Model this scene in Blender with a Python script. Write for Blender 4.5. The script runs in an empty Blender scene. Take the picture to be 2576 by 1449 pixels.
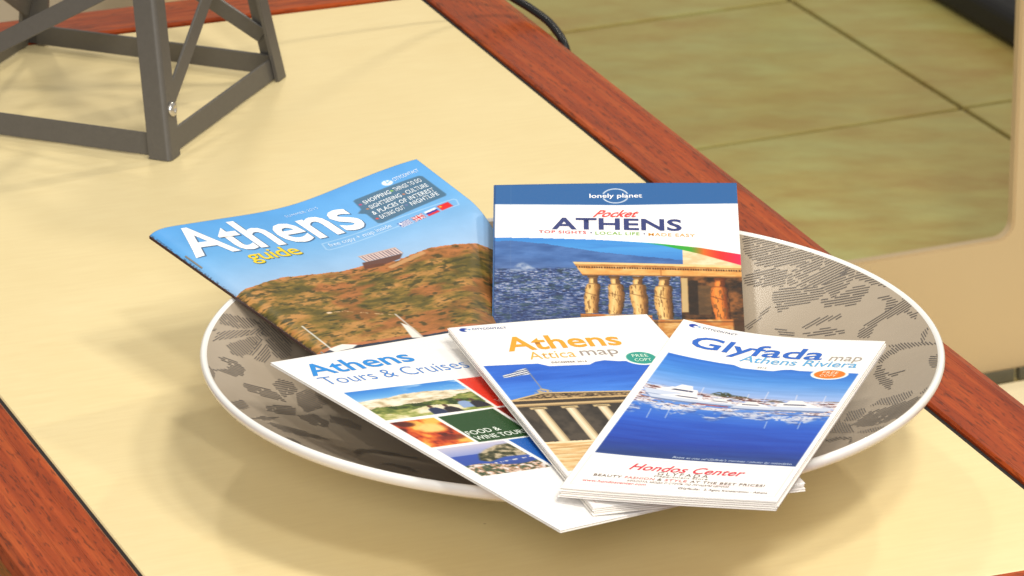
import bpy, bmesh, math, random
import numpy as np
from mathutils import Vector, Matrix

sc = bpy.context.scene
R = math.radians
random.seed(4)

# ------------------------------------------------------------------ camera, world, lamps, exposure
cam_d = bpy.data.cameras.new("camera")
cam_d.sensor_width = 36.0
cam_d.lens = 36.0 * 13000.0 / 2576.0
cam_d.clip_start = 0.05
cam_d.clip_end = 60.0
cam_o = bpy.data.objects.new("camera", cam_d)
sc.collection.objects.link(cam_o)
cam_o.location = (-0.0266, -2.1208, 0.9133)
cam_o.rotation_euler = (R(90 - 21.242), 0, 0)
cam_d.dof.use_dof = True
cam_d.dof.focus_distance = 2.27
cam_d.dof.aperture_fstop = 45.0
sc.camera = cam_o

world = bpy.data.worlds.new("World")
sc.world = world
world.use_nodes = True
bg = world.node_tree.nodes["Background"]
bg.inputs[0].default_value = (1.0, 0.955, 0.88, 1)
bg.inputs[1].default_value = 0.45

def lamp(name, loc, target, size, power, col, shape='DISK', size_y=None):
    d = bpy.data.lights.new(name, 'AREA')
    d.shape = shape
    d.size = size
    if size_y: d.size_y = size_y
    d.energy = power
    d.color = col
    o = bpy.data.objects.new(name, d)
    sc.collection.objects.link(o)
    o.location = loc
    o.rotation_euler = (Vector(target) - Vector(loc)).to_track_quat('-Z', 'Y').to_euler()
    return o

WARM = (1.0, 0.93, 0.80)
lamp("front_ceiling_lamp", (0.89, -1.20, 1.95), (0, 0, 0), 0.26, 18.0, (1.0, 0.96, 0.90))
lamp("front_ceiling_lamp", (0.44, -0.95, 1.95), (0, 0, 0), 0.26, 14.5, (1.0, 0.96, 0.90))
lamp("front_ceiling_lamp", (0.42, -2.05, 1.95), (0, 0, 0), 0.26, 24.0, (1.0, 0.97, 0.93))
lamp("front_window", (-0.10, -3.00, 1.45), (0, 0, 0), 0.60, 50.0, (0.93, 0.96, 1.0))
lamp("back_ceiling_lamp", (0.95, 1.45, 1.55), (0, 0.2, 0), 0.12, 10.0, WARM)
lamp("back_ceiling_lamp", (-0.45, 1.50, 2.00), (0, 0.2, 0), 0.16, 9.0, WARM)

vs = sc.view_settings
vs.view_transform = 'Standard'
vs.look = 'None'
vs.exposure = -0.12
vs.gamma = 1.0
vs.use_curve_mapping = False

# ------------------------------------------------------------------ helpers
def lin(c):
    c = np.asarray(c, float) / 255.0
    return np.where(c <= 0.04045, c / 12.92, ((c + 0.055) / 1.055) ** 2.4)

def rgba(c, k=1.0):
    v = lin(c) * k
    return (float(v[0]), float(v[1]), float(v[2]), 1.0)

def link(o, parent=None):
    sc.collection.objects.link(o)
    if parent is not None: o.parent = parent
    return o

def tag(o, label=None, cat=None, group=None, kind=None):
    if label: o["label"] = label
    if cat: o["category"] = cat
    if group: o["group"] = group
    if kind: o["kind"] = kind
    return o

def empty(name, loc=(0, 0, 0), rz=0.0):
    o = bpy.data.objects.new(name, None)
    o.empty_display_size = 0.02
    link(o)
    o.location = loc
    o.rotation_euler = (0, 0, rz)
    return o

def mesh_obj(name, verts, faces, mat, parent=None, smooth=False, loc_of_parent=True):
    me = bpy.data.meshes.new(name)
    me.from_pydata([tuple(map(float, v)) for v in verts], [], faces)
    me.validate()
    if mat: me.materials.append(mat)
    if smooth:
        me.polygons.foreach_set("use_smooth", [True] * len(me.polygons))
    o = bpy.data.objects.new(name, me)
    link(o, parent)
    return o

def bm_obj(name, bm, mat, parent=None, smooth=False):
    me = bpy.data.meshes.new(name)
    bm.normal_update()
    bm.to_mesh(me)
    bm.free()
    if mat: me.materials.append(mat)
    if smooth: me.polygons.foreach_set("use_smooth", [True] * len(me.polygons))
    o = bpy.data.objects.new(name, me)
    link(o, parent)
    return o

def bm_box(bm, x0, x1, y0, y1, z0, z1, bevel=0.0, seg=2):
    vs_ = [bm.verts.new(p) for p in ((x0, y0, z0), (x1, y0, z0), (x1, y1, z0), (x0, y1, z0), (x0, y0, z1), (x1, y0, z1), (x1, y1, z1), (x0, y1, z1))]
    fs = [bm.faces.new([vs_[i] for i in f]) for f in ((3, 2, 1, 0), (4, 5, 6, 7), (0, 1, 5, 4), (1, 2, 6, 5), (2, 3, 7, 6), (3, 0, 4, 7))]
    if bevel > 0:
        es = list({e for f in fs for e in f.edges})
        bmesh.ops.bevel(bm, geom=es, offset=bevel, segments=seg, affect='EDGES', profile=0.5)

# ------------------------------------------------------------------ materials
def new_mat(name):
    m = bpy.data.materials.new(name)
    m.use_nodes = True
    nt = m.node_tree
    b = nt.nodes["Principled BSDF"]
    return m, nt, b

def N(nt, t, **kw):
    n = nt.nodes.new(t)
    for k, v in kw.items():
        setattr(n, k, v)
    return n

def ramp(nt, fac, stops):
    r = N(nt, "ShaderNodeValToRGB")
    el = r.color_ramp.elements
    while len(el) < len(stops): el.new(0.5)
    for e, (p, c) in zip(el, stops):
        e.position = p
        e.color = c
    nt.links.new(fac, r.inputs[0])
    return r.outputs[0]

def mapping(nt, src, scale):
    tc = N(nt, "ShaderNodeTexCoord")
    mp = N(nt, "ShaderNodeMapping")
    mp.inputs["Scale"].default_value = scale
    nt.links.new(tc.outputs[src], mp.inputs[0])
    return mp.outputs[0]

def noise(nt, vec, scale, detail=4, rough=0.55):
    n = N(nt, "ShaderNodeTexNoise")
    n.inputs["Scale"].default_value = scale
    n.inputs["Detail"].default_value = detail
    n.inputs["Roughness"].default_value = rough
    nt.links.new(vec, n.inputs["Vector"])
    return n.outputs["Fac"]

def mixc(nt, fac, a, b, mode='MIX'):
    m = N(nt, "ShaderNodeMix", data_type='RGBA', blend_type=mode)
    for i, s in ((0, fac), (6, a), (7, b)):
        if isinstance(s, (float, int, tuple)): m.inputs[i].default_value = s
        else: nt.links.new(s, m.inputs[i])
    return m.outputs[2]

def bump(nt, b, h, strength, dist=0.001):
    n = N(nt, "ShaderNodeBump")
    n.inputs["Strength"].default_value = strength
    n.inputs["Distance"].default_value = dist
    nt.links.new(h, n.inputs["Height"])
    nt.links.new(n.outputs[0], b.inputs["Normal"])

def plain(name, col, rough=0.5, metal=0.0, spec=0.5, var=0.06, vscale=60.0, k=1.0):
    m, nt, b = new_mat(name)
    c = rgba(col, k)
    f = noise(nt, mapping(nt, "Object", (1, 1, 1)), vscale, 5, 0.6)
    lo = tuple(x * (1 - var) for x in c[:3]) + (1,)
    hi = tuple(min(1, x * (1 + var)) for x in c[:3]) + (1,)
    nt.links.new(ramp(nt, f, [(0.3, lo), (0.7, hi)]), b.inputs["Base Color"])
    b.inputs["Roughness"].default_value = rough
    b.inputs["Metallic"].default_value = metal
    b.inputs["Specular IOR Level"].default_value = spec
    return m

def wood(name, c_lo, c_mid, c_hi, c_pore, seed=0.0):
    m, nt, b = new_mat(name)
    v = mapping(nt, "Object", (1.0, 14.0, 14.0))
    f1 = noise(nt, v, 9.0, 6, 0.6)
    base = ramp(nt, f1, [(0.30, rgba(c_lo)), (0.5, rgba(c_mid)), (0.72, rgba(c_hi))])
    # long fibre streaks
    v2 = mapping(nt, "Object", (4.0, 190.0, 190.0))
    f2 = noise(nt, v2, 2.2, 4, 0.7)
    s2 = ramp(nt, f2, [(0.42, (0, 0, 0, 1)), (0.62, (1, 1, 1, 1))])
    c1 = mixc(nt, 0.42, base, mixc(nt, s2, rgba(c_lo, 0.55), base))
    # open pores: short dark dashes
    v3 = mapping(nt, "Object", (110.0, 760.0, 760.0))
    f3 = noise(nt, v3, 1.0, 2, 0.5)
    p3 = ramp(nt, f3, [(0.57, (0, 0, 0, 1)), (0.66, (1, 1, 1, 1))])
    col = mixc(nt, p3, c1, mixc(nt, 0.55, c1, rgba(c_pore)))
    nt.links.new(col, b.inputs["Base Color"])
    rr = ramp(nt, f2, [(0.3, (0.24, 0.24, 0.24, 1)), (0.7, (0.38, 0.38, 0.38, 1))])
    nt.links.new(rr, b.inputs["Roughness"])
    b.inputs["Specular IOR Level"].default_value = 0.24
    bump(nt, b, p3, -0.25, 0.0004)
    return m

M = {}
M['wood'] = wood("varnished_wood", (138, 52, 18), (168, 70, 25), (190, 90, 36), (66, 28, 14))

m, nt, b = new_mat("cream_laminate")
v = mapping(nt, "Object", (1, 1, 1))
f = noise(nt, v, 5.0, 6, 0.6)
f2 = noise(nt, mapping(nt, "Object", (7, 60, 7)), 6.0, 4, 0.6)
base = ramp(nt, f, [(0.3, rgba((229, 208, 154))), (0.7, rgba((237, 219, 168)))])
col = mixc(nt, 0.25, base, ramp(nt, f2, [(0.35, rgba((226, 203, 148))), (0.65, rgba((238, 220, 170)))]))
# small specks and scuffs
vo = N(nt, "ShaderNodeTexVoronoi"); vo.inputs["Scale"].default_value = 24.0
nt.links.new(v, vo.inputs["Vector"])
sp = ramp(nt, vo.outputs["Distance"], [(0.0, (1, 1, 1, 1)), (0.022, (0, 0, 0, 1))])
col = mixc(nt, mixc(nt, 0.6, (0, 0, 0, 1), sp), col, rgba((150, 110, 70)))
nt.links.new(col, b.inputs["Base Color"])
nt.links.new(ramp(nt, f2, [(0.3, (0.36, 0.36, 0.36, 1)), (0.7, (0.46, 0.46, 0.46, 1))]), b.inputs["Roughness"])
b.inputs["Specular IOR Level"].default_value = 0.4
bump(nt, b, f2, 0.05, 0.0003)
M['laminate'] = m
M['groove'] = plain("dark_groove", (24, 14, 12), 0.8)

m, nt, b = new_mat("olive_stone_tile")
g = N(nt, "ShaderNodeNewGeometry")
mp = N(nt, "ShaderNodeMapping"); mp.inputs["Scale"].default_value = (1.0, 2.2, 1.0); mp.inputs["Rotation"].default_value = (0, 0, R(-24))
nt.links.new(g.outputs["Position"], mp.inputs[0])
f = noise(nt, mp.outputs[0], 5.5, 7, 0.6)
f2 = noise(nt, mp.outputs[0], 24.0, 6, 0.65)
base = ramp(nt, f, [(0.32, rgba((176, 142, 78))), (0.48, rgba((184, 166, 94))), (0.66, rgba((188, 188, 120)))])
col = mixc(nt, 0.4, base, ramp(nt, f2, [(0.35, rgba((170, 144, 80))), (0.65, rgba((194, 186, 114)))]))
nt.links.new(col, b.inputs["Base Color"])
b.inputs["Roughness"].default_value = 0.42
b.inputs["Specular IOR Level"].default_value = 0.35
bump(nt, b, f2, 0.15, 0.001)
M['tile'] = m
M['grout'] = plain("dark_grout", (86, 62, 40), 0.9)
M['steel'] = plain("grey_painted_steel", (94, 90, 84), 0.42, 0.25, 0.5, 0.05, 400)
M['bolt'] = plain("bare_steel", (205, 200, 192), 0.28, 0.9)
M['hole'] = plain("bolt_socket", (50, 44, 42), 0.6)
M['foot'] = plain("grey_green_plastic", (112, 106, 84), 0.6)
M['black'] = plain("black_rubber", (14, 14, 16), 0.38)
M['blackpaint'] = plain("black_lacquer", (16, 14, 13), 0.6)
M['paper'] = plain("white_paper", (243, 237, 227), 0.55, 0, 0.3, 0.015)
M['paper2'] = plain("folded_paper", (233, 226, 219), 0.6, 0, 0.3, 0.03)
M['china'] = plain("white_glazed_china", (242, 239, 232), 0.16, 0, 0.5, 0.012, 12)
M['pale_floor'] = plain("pale_cream_floor", (244, 232, 196), 0.6, 0, 0.3, 0.03)
M['beige'] = plain("pale_beige_board", (206, 192, 168), 0.6, 0, 0.3, 0.03, 8)

m, nt, b = new_mat("satin_beige_metal")
f = noise(nt, mapping(nt, "Object", (1, 1, 1)), 3.0, 3, 0.5)
f2 = noise(nt, mapping(nt, "Object", (30, 30, 800)), 1.0, 3, 0.6)
nt.links.new(ramp(nt, f, [(0.3, rgba((204, 178, 134))), (0.7, rgba((211, 187, 147)))]), b.inputs["Base Color"])
b.inputs["Metallic"].default_value = 0.15
b.inputs["Roughness"].default_value = 0.42
bump(nt, b, f2, 0.03, 0.0005)
M['metal'] = m

m, nt, b = new_mat("taupe_glaze")
f = noise(nt, mapping(nt, "Object", (1, 1, 1)), 18.0, 5, 0.6)
nt.links.new(ramp(nt, f, [(0.3, rgba((164, 149, 128))), (0.7, rgba((174, 159, 138)))]), b.inputs["Base Color"])
b.inputs["Roughness"].default_value = 0.24
b.inputs["Specular IOR Level"].default_value = 0.45
M['taupe'] = m
M['leaf'] = plain("grey_transfer_print", (94, 86, 79), 0.3, 0, 0.45, 0.08, 300)

def print_mat(name, rough):
    m, nt, b = new_mat(name)
    a = N(nt, "ShaderNodeAttribute"); a.attribute_name = "ink"
    f = noise(nt, mapping(nt, "Object", (1, 1, 1)), 700.0, 2, 0.5)
    c = mixc(nt, 0.05, a.outputs["Color"], mixc(nt, f, a.outputs["Color"], (0.25, 0.22, 0.2, 1)))
    nt.links.new(c, b.inputs["Base Color"])
    b.inputs["Roughness"].default_value = rough
    b.inputs["Specular IOR Level"].default_value = 0.25
    return m
M['gloss_print'] = print_mat("coated_print", 0.40)
M['matt_print'] = print_mat("matt_print", 0.5)
INK = {}
def ink(col):
    if col not in INK:
        m, nt, b = new_mat("ink_%02x%02x%02x" % col)
        f = noise(nt, mapping(nt, "Object", (1, 1, 1)), 500.0, 2, 0.5)
        c = rgba(col)
        nt.links.new(ramp(nt, f, [(0.3, tuple(x * 0.95 for x in c[:3]) + (1,)), (0.7, c)]), b.inputs["Base Color"])
        b.inputs["Roughness"].default_value = 0.42
        b.inputs["Specular IOR Level"].default_value = 0.4
        INK[col] = m
    return INK[col]

# ------------------------------------------------------------------ floor
A_F = R(24.0)
E2 = np.array([math.cos(A_F), math.sin(A_F)])
E1 = np.array([math.sin(A_F), -math.cos(A_F)])
FZ = -0.45
floor = mesh_obj("floor", [(-4, -3, FZ - 0.004), (5, -3, FZ - 0.004), (5, 7, FZ - 0.004), (-4, 7, FZ - 0.004)], [(0, 1, 2, 3)], M['grout'])
tag(floor, kind="structure")
TS = 0.304
# a joint crossing measured on the floor
X0 = np.array([0.2106, 2.062])
bm = bmesh.new()
bm_box(bm, 0.0022, TS - 0.0022, 0.0022, TS - 0.0022, -0.006, 0.0, 0.0012, 2)
tile_me = bpy.data.meshes.new("tile")
bm.to_mesh(tile_me); bm.free()
tile_me.materials.append(M['tile'])
for i in range(-6, 5):
    for j in range(-5, 7):
        p = X0 + i * TS * E2 + j * TS * E1
        o = bpy.data.objects.new("tile", tile_me)
        link(o, floor)
        q = p + TS * E1
        o.location = (q[0], q[1], FZ + random.uniform(-0.0004, 0.0004))
        o.rotation_euler = (0, 0, A_F)

# ------------------------------------------------------------------ coffee table
T1 = np.array([0.370, -0.929]); T1 /= np.linalg.norm(T1)      # along the long side, towards the camera
T2 = np.array([-T1[1], T1[0]])                                  # across, to the right
ANG_T2 = math.atan2(T2[1], T2[0])
P_back_right = np.array([-0.0748, 0.6814])                      # on the inner right line
tr = float(P_back_right @ T2)
tl = float(np.array([-0.2628, 0.0817]) @ T2)
tb = float(np.array([-0.2183, 0.6340]) @ T1)
tf = float(np.array([0.1828, -0.1104]) @ T1)
RW = 0.0455
ctr = ((tl + tr) / 2) * T2 + ((tb + tf) / 2) * T1
hw, hl = (tr - tl) / 2, (tf - tb) / 2
table = empty("coffee_table", (ctr[0], ctr[1], FZ), ANG_T2)
# local axes: x = T2 (across), y = -T1 (away from the camera)
tag(table, "coffee table with cream top framed in reddish brown varnished wood", "table")
TZ = -FZ
bm = bmesh.new()
bm_box(bm, -hw + 0.0026, hw - 0.0026, -hl + 0.0026, hl - 0.0026, TZ - 0.018, TZ, 0.0006, 1)
bm_obj("table_top", bm, M['laminate'], table)
bm = bmesh.new()
bm_box(bm, -hw - 0.001, hw + 0.001, -hl - 0.001, hl + 0.001, TZ - 0.0260, TZ - 0.0183)
bm_obj("groove_bed", bm, M['groove'], table)
for (x0, x1, y0, y1) in ((-hw + 0.0001, -hw + 0.0025, -hl + 0.0001, hl - 0.0001), (hw - 0.0025, hw - 0.0001, -hl + 0.0001, hl - 0.0001),
                         (-hw + 0.0026, hw - 0.0026, hl - 0.0025, hl - 0.0001), (-hw + 0.0026, hw - 0.0026, -hl + 0.0001, -hl + 0.0025)):
    bm = bmesh.new()
    bm_box(bm, x0, x1, y0, y1, TZ - 0.017, TZ - 0.0009)
    bm_obj("groove_filler", bm, M['groove'], table)
def rail(length, loc, rz):
    # x along the rail, y across, outer side at +y
    prof = [(0.0, TZ - 0.032), (0.0, TZ + 0.0004), (0.0012, TZ + 0.0016), (RW - 0.009, TZ + 0.0016), (RW - 0.005, TZ + 0.0006),
            (RW - 0.002, TZ - 0.0022), (RW, TZ - 0.007), (RW, TZ - 0.030), (RW - 0.003, TZ - 0.036), (0.006, TZ - 0.036)]
    n = len(prof)
    verts, faces = [], []
    xs = np.linspace(-length / 2, length / 2, 12)
    for x in xs:
        for (y, z) in prof: verts.append((x, y, z))
    for k in range(len(xs) - 1):
        for i in range(n):
            a = k * n + i; b_ = k * n + (i + 1) % n
            faces.append((a, a + n, b_ + n, b_))
    faces.append(tuple(range(n)))
    faces.append(tuple(reversed(range((len(xs) - 1) * n, len(xs) * n))))
    o = mesh_obj("rail", verts, faces, M['wood'], table)
    o.location = loc
    o.rotation_euler = (0, 0, rz)
    bmx = bmesh.new(); bmx.from_mesh(o.data); bmesh.ops.recalc_face_normals(bmx, faces=bmx.faces); bmx.to_mesh(o.data); bmx.free()
    return o
rail(2 * hl + 2 * RW, (hw, 0, 0), R(-90))
rail(2 * hl + 2 * RW, (-hw, 0, 0), R(90))
rail(2 * hw - 0.001, (0, hl, 0), 0)
rail(2 * hw - 0.001, (0, -hl, 0), R(180))
for sx in (-1, 1):
    for sy in (-1, 1):
        bm = bmesh.new()
        bm_box(bm, -0.022, 0.022, -0.022, 0.022, 0.0, TZ - 0.037, 0.003)
        for v_ in bm.verts:
            k = 0.72 + 0.28 * (v_.co.z / (TZ - 0.037))
            v_.co.x *= k; v_.co.y *= k
        o = bm_obj("leg", bm, M['wood'], table)
        o.location = (sx * (hw + 0.018), sy * (hl + 0.018), 0)

# ------------------------------------------------------------------ beige metal frame and floor things beside the table
frame = empty("metal_frame", (0.3216, 1.2040, FZ), A_F)
tag(frame, "wide satin beige metal leg frame with rounded cutout beside the table", "furniture frame")
def rounded(x0, x1, z0, z1, r, n=8):
    pts = []
    for cx, cz, a0 in ((x1 - r, z0 + r, -90), (x1 - r, z1 - r, 0), (x0 + r, z1 - r, 90), (x0 + r, z0 + r, 180)):
        for k in range(n + 1):
            a = R(a0 + 90 * k / n)
            pts.append((cx + r * math.cos(a), cz + r * math.sin(a)))
    return pts
FO = rounded(-0.62, 0.135, 0.0105, 0.545, 0.02)
FI = rounded(-0.515, -0.0045, 0.1085, 0.44, 0.012)
th = 0.009
verts, faces = [], []
n = len(FO)
loops = []
for (pts, y, ins) in ((FO, 0.0, 0), (FI, 0.0, 0), (FI, th, 0), (FO, th, 0)):
    loops.append(len(verts))
    for (x, z) in pts: verts.append((x, y, z))
for a, b_ in ((0, 1), (1, 2), (2, 3), (3, 0)):
    for i in range(n):
        j = (i + 1) % n
        faces.append((loops[a] + i, loops[a] + j, loops[b_] + j, loops[b_] + i))
o = mesh_obj("leg_plate", verts, faces, M['metal'], frame)
bmx = bmesh.new(); bmx.from_mesh(o.data); bmesh.ops.recalc_face_normals(bmx, faces=bmx.faces)
bmesh.ops.bevel(bmx, geom=[e for e in bmx.edges if abs(e.verts[0].co.y - e.verts[1].co.y) < 1e-6 and len(e.link_faces) == 2 and abs(e.calc_face_angle(0)) > 1.2], offset=0.0013, segments=2, affect='EDGES')
bmx.to_mesh(o.data); bmx.free()
for x in (-0.5, -0.028, 0.036, 0.10):
    bm = bmesh.new()
    bm_box(bm, x - 0.03, x + 0.03, 0.001, 0.008, 0.0004, 0.0104, 0.001)
    bm_obj("foot", bm, M['foot'], frame)

o = empty("pale_floor_strip", (0.3216, 1.2040, FZ), A_F)
tag(o, "pale cream strip on the floor below the beige metal frame", "mat")
bm = bmesh.new()
bm_box(bm, -0.35, 0.5, -0.62, -0.012, 0.0008, 0.007, 0.002)  # thin pale slab laid over the floor in front of the frame
bm_obj("strip_body", bm, M['pale_floor'], o)

o = empty("black_floor_bar", (0.352, 2.045, FZ), R(24 - 90) )
tag(o, "black bar lying on the tiled floor", "chair base")
bm = bmesh.new()
bm_box(bm, -0.40, 0.46, -0.017, 0.017, 0.001, 0.030, 0.008, 3)  # plain black bar resting on the tiles
bm_obj("bar", bm, M['blackpaint'], o)
for x in (-0.34, 0.40):
    bm = bmesh.new()
    bm_box(bm, x - 0.014, x + 0.014, -0.014, 0.014, 0.029, 0.36, 0.005, 2)
    bm_obj("upright", bm, M['blackpaint'], o)

o = empty("beige_board", (-0.52, 1.22, FZ), R(8))
tag(o, "pale beige upright board standing behind the far end of the table", "board")
bm = bmesh.new()
bm_box(bm, -0.42, 0.29, 0.0, 0.03, 0.0, 0.62, 0.004)
bm_obj("panel", bm, M['beige'], o)

# ------------------------------------------------------------------ steel tower lamp base
NB = np.array([-0.2040, 0.4085]); RB_ = np.array([-0.1488, 0.5475])
ex = RB_ - NB; SIDE = float(np.linalg.norm(ex)); ex /= SIDE
ey = np.array([-ex[1], ex[0]])
YS = 1.06
C0 = NB + SIDE / 2 * (ex + YS * ey)
ANG_L = math.atan2(ex[1], ex[0])
tower = empty("lamp_tower", (C0[0], C0[1], 0.0), ANG_L)
tower.scale = (1, YS, 1)
tag(tower, "tapered dark grey steel lattice lamp base bolted at the corners, standing on the table", "lamp base")
KT = 2.0          # taper per metre of height
TH = 0.30
def tp(x, y, z):  # straight square coordinates -> tapered tower
    k = 1.0 - KT * z
    return (x * k, y * k, z)
hs = SIDE / 2
FLW, FTH = 0.0118, 0.002
LEGS = []
def taper_obj(name, bm, mat, parent):
    return bm_obj(name, bm, mat, parent)
for (sx, sy) in ((-1, -1), (1, -1), (1, 1), (-1, 1)):
    bm = bmesh.new()
    rr = 0.0026
    prof = []
    # L profile with a rounded outer corner, local: corner at origin, flanges along +x and +y
    outer = [(FLW, 0.0)] + [(rr - rr * math.sin(R(a)), rr - rr * math.cos(R(a))) for a in range(0, 91, 15)] + [(0.0, FLW)]
    inner = [(FTH, FLW), (FTH, FTH), (FLW, FTH)]
    prof = outer + inner
    rings = []
    for z in np.linspace(0.0006, TH, 7):
        k = 1.0 - KT * z
        ring = []
        for (a, c) in prof:
            X = sx * (hs * k - a); Y = sy * (hs * k - c)
            ring.append(bm.verts.new((X, Y, z)))
        rings.append(ring)
    n = len(prof)
    for q in range(len(rings) - 1):
        for i in range(n):
            bm.faces.new((rings[q][i], rings[q][(i + 1) % n], rings[q + 1][(i + 1) % n], rings[q + 1][i]))
    bm.faces.new(rings[0]); bm.faces.new(list(reversed(rings[-1])))
    bmesh.ops.recalc_face_normals(bm, faces=bm.faces)
    LEGS.append(bm_obj("leg", bm, M['steel'], tower))
    # rubber pad under the leg
def face_pt(side, u, z, depth):
    """point on tower face: side 0..3, u 0..1 from one corner to the next, depth inside the face"""
    k = 1.0 - KT * z
    h = hs * k - depth
    a = -hs * k + 2 * hs * k * u
    return [(a, -h, z), (h, a, z), (-a, h, z), (-h, -a, z)][side]
def flat_bar(name, side, u0, z0, u1, z1, width, t, depth):
    a0 = np.array(face_pt(side, u0, z0, depth)); a1 = np.array(face_pt(side, u1, z1, depth))
    d = (a1 - a0); d /= np.linalg.norm(d)
    nrm = np.array([(0, -1, -KT * hs), (1, 0, -KT * hs), (0, 1, -KT * hs), (-1, 0, -KT * hs)][side], float)
    nrm[2] = KT * hs
    nrm /= np.linalg.norm(nrm)
    w = np.cross(nrm, d); w /= np.linalg.norm(w)
    bm = bmesh.new()
    vs_ = []
    for e in (a0, a1):
        for sw, sn in ((-1, 0), (1, 0), (1, -1), (-1, -1)):
            vs_.append(bm.verts.new(tuple(e + w * sw * width / 2 + nrm * sn * t)))
    for f_ in ((0, 1, 5, 4), (1, 2, 6, 5), (2, 3, 7, 6), (3, 0, 4, 7), (3, 2, 1, 0), (4, 5, 6, 7)):
        bm.faces.new([vs_[i] for i in f_])
    bmesh.ops.recalc_face_normals(bm, faces=bm.faces)
    bmesh.ops.bevel(bm, geom=list(bm.edges), offset=0.0003, segments=1, affect='EDGES')
    return bm_obj(name, bm, M['steel'], tower)
def bolt(side, u, z, out=0.0):
    p = np.array(face_pt(side, u, z, -0.0001 - out))
    nrm = np.array([(0, -1, 0), (1, 0, 0), (0, 1, 0), (-1, 0, 0)][side], float); nrm[2] = KT * hs; nrm /= np.linalg.norm(nrm)
    rot = Vector(nrm).to_track_quat('Z', 'Y').to_matrix().to_4x4()
    bm = bmesh.new()
    rings = []
    for r_, h_ in ((0.0040, 0.0), (0.0040, 0.0006), (0.0034, 0.0013), (0.0022, 0.0017), (0.0015, 0.0017), (0.0014, 0.0008)):
        rings.append([bm.verts.new((r_ * math.cos(i * math.tau / 20), r_ * math.sin(i * math.tau / 20), h_)) for i in range(20)])
    for q in range(len(rings) - 1):
        for i in range(20):
            bm.faces.new((rings[q][i], rings[q][(i + 1) % 20], rings[q + 1][(i + 1) % 20], rings[q + 1][i]))
    bm.faces.new(rings[-1])
    o = bm_obj("bolt", bm, M['bolt'], LEGS[side if u < 0.5 else (side + 1) % 4], True)
    o.matrix_local = Matrix.Translation(Vector(p)) @ rot
    return o
for s in range(4):
    flat_bar("bottom_bar", s, 0.045, 0.0072, 0.955, 0.0072, 0.0118, 0.0016, 0.0026)
    flat_bar("brace", s, 0.050, 0.024, 0.950, 0.097, 0.0096, 0.0014, 0.0026)
    bolt(s, 0.050, 0.0255)
    bolt(s, 0.955, 0.0955)
    for (u_, z_) in ((0.062, 0.0255), (0.943, 0.0955)):     # nut on the inside of the brace
        n_ = bolt(s, u_, z_, -0.0043)
        n_.name = "nut"
        n_.matrix_local = n_.matrix_local @ Matrix.Rotation(math.pi, 4, 'X')
    flat_bar("brace", s, 0.06, 0.125, 0.94, 0.205, 0.0090, 0.0014, 0.0026)
    flat_bar("cross_bar", s, 0.05, 0.110, 0.95, 0.110, 0.0105, 0.0014, 0.0026)
    flat_bar("top_bar", s, 0.07, TH - 0.006, 0.93, TH - 0.006, 0.011, 0.0014, 0.0026)
bm = bmesh.new()
kt = hs * (1 - KT * TH)
bm_box(bm, -kt - 0.004, kt + 0.004, -kt - 0.004, kt + 0.004, TH + 0.0005, TH + 0.0045, 0.001)
bm_obj("top_plate", bm, M['steel'], tower)

# ------------------------------------------------------------------ black cable over the table edge
cu = bpy.data.curves.new("power_cable", 'CURVE')
cu.dimensions = '3D'
cu.bevel_depth = 0.0024
cu.bevel_resolution = 4
cu.resolution_u = 16
spl = cu.splines.new('BEZIER')
CP = [(-0.235, 0.545, TH + 0.008), (-0.16, 0.62, 0.20), (-0.0507, 0.656, 0.026), (-0.0262, 0.652, 0.0110), (-0.0139, 0.642, 0.0062), (-0.0035, 0.629, 0.0012), (0.0040, 0.613, -0.0085), (0.014, 0.61, -0.10), (0.03, 0.63, FZ + 0.004)]
spl.bezier_points.add(len(CP) - 1)
for bp, p in zip(spl.bezier_points, CP):
    bp.co = p
    bp.handle_left_type = bp.handle_right_type = 'AUTO'
tmp = bpy.data.objects.new("tmp_cable", cu)
link(tmp)
dg = bpy.context.evaluated_depsgraph_get()
me = bpy.data.meshes.new_from_object(tmp.evaluated_get(dg))
bpy.data.objects.remove(tmp)
me.materials.clear(); me.materials.append(M['black'])
me.polygons.foreach_set("use_smooth", [True] * len(me.polygons))
cable = bpy.data.objects.new("power_cable", me)
link(cable)
tag(cable, "black power cable curving down over the outer edge of the wooden rail", "cable")

# ------------------------------------------------------------------ bowl
bowl = empty("bowl", (0, 0, 0))
tag(bowl, "wide white rimmed bowl with taupe inside and grey hatched leaf pattern", "bowl")
RI, ZRM = 0.1625, 0.062
def zin(r): return 0.008 + 0.054 * (r / RI) ** 1.5
SEG = 160
def lathe(name, prof, mat, cap=False):
    verts, faces = [], []
    n = len(prof)
    for k in range(SEG):
        a = math.tau * k / SEG
        for (r, z) in prof: verts.append((r * math.cos(a), r * math.sin(a), z))
    for k in range(SEG):
        k2 = (k + 1) % SEG
        for i in range(n - 1):
            faces.append((k * n + i, k2 * n + i, k2 * n + i + 1, k * n + i + 1))
    o = mesh_obj(name, verts, faces, mat, bowl, True)
    return o
inner = [(max(r, 0.0003), zin(r)) for r in np.linspace(0.0, RI - 0.0012, 40)]
GLAZE = lathe("inside_glaze", inner, M['taupe'])
rim_p = [(RI - 0.0012, zin(RI - 0.0012)), (RI - 0.0004, zin(RI) + 0.0002), (RI + 0.0005, ZRM + 0.0005), (RI + 0.0012, ZRM + 0.0002), (RI + 0.0018, ZRM - 0.0006), (RI + 0.0020, ZRM - 0.0016), (RI + 0.0017, ZRM - 0.0030)]
outer = [(RI + 0.0005, ZRM - 0.0050)] + [(r, zin(r) - 0.0052) for r in np.linspace(RI - 0.005, 0.040, 26)] + [(0.0385, 0.0050), (0.0375, 0.0004), (0.0345, 0.0004), (0.0335, 0.0022), (0.02, 0.0024), (0.0003, 0.0024)]
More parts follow.
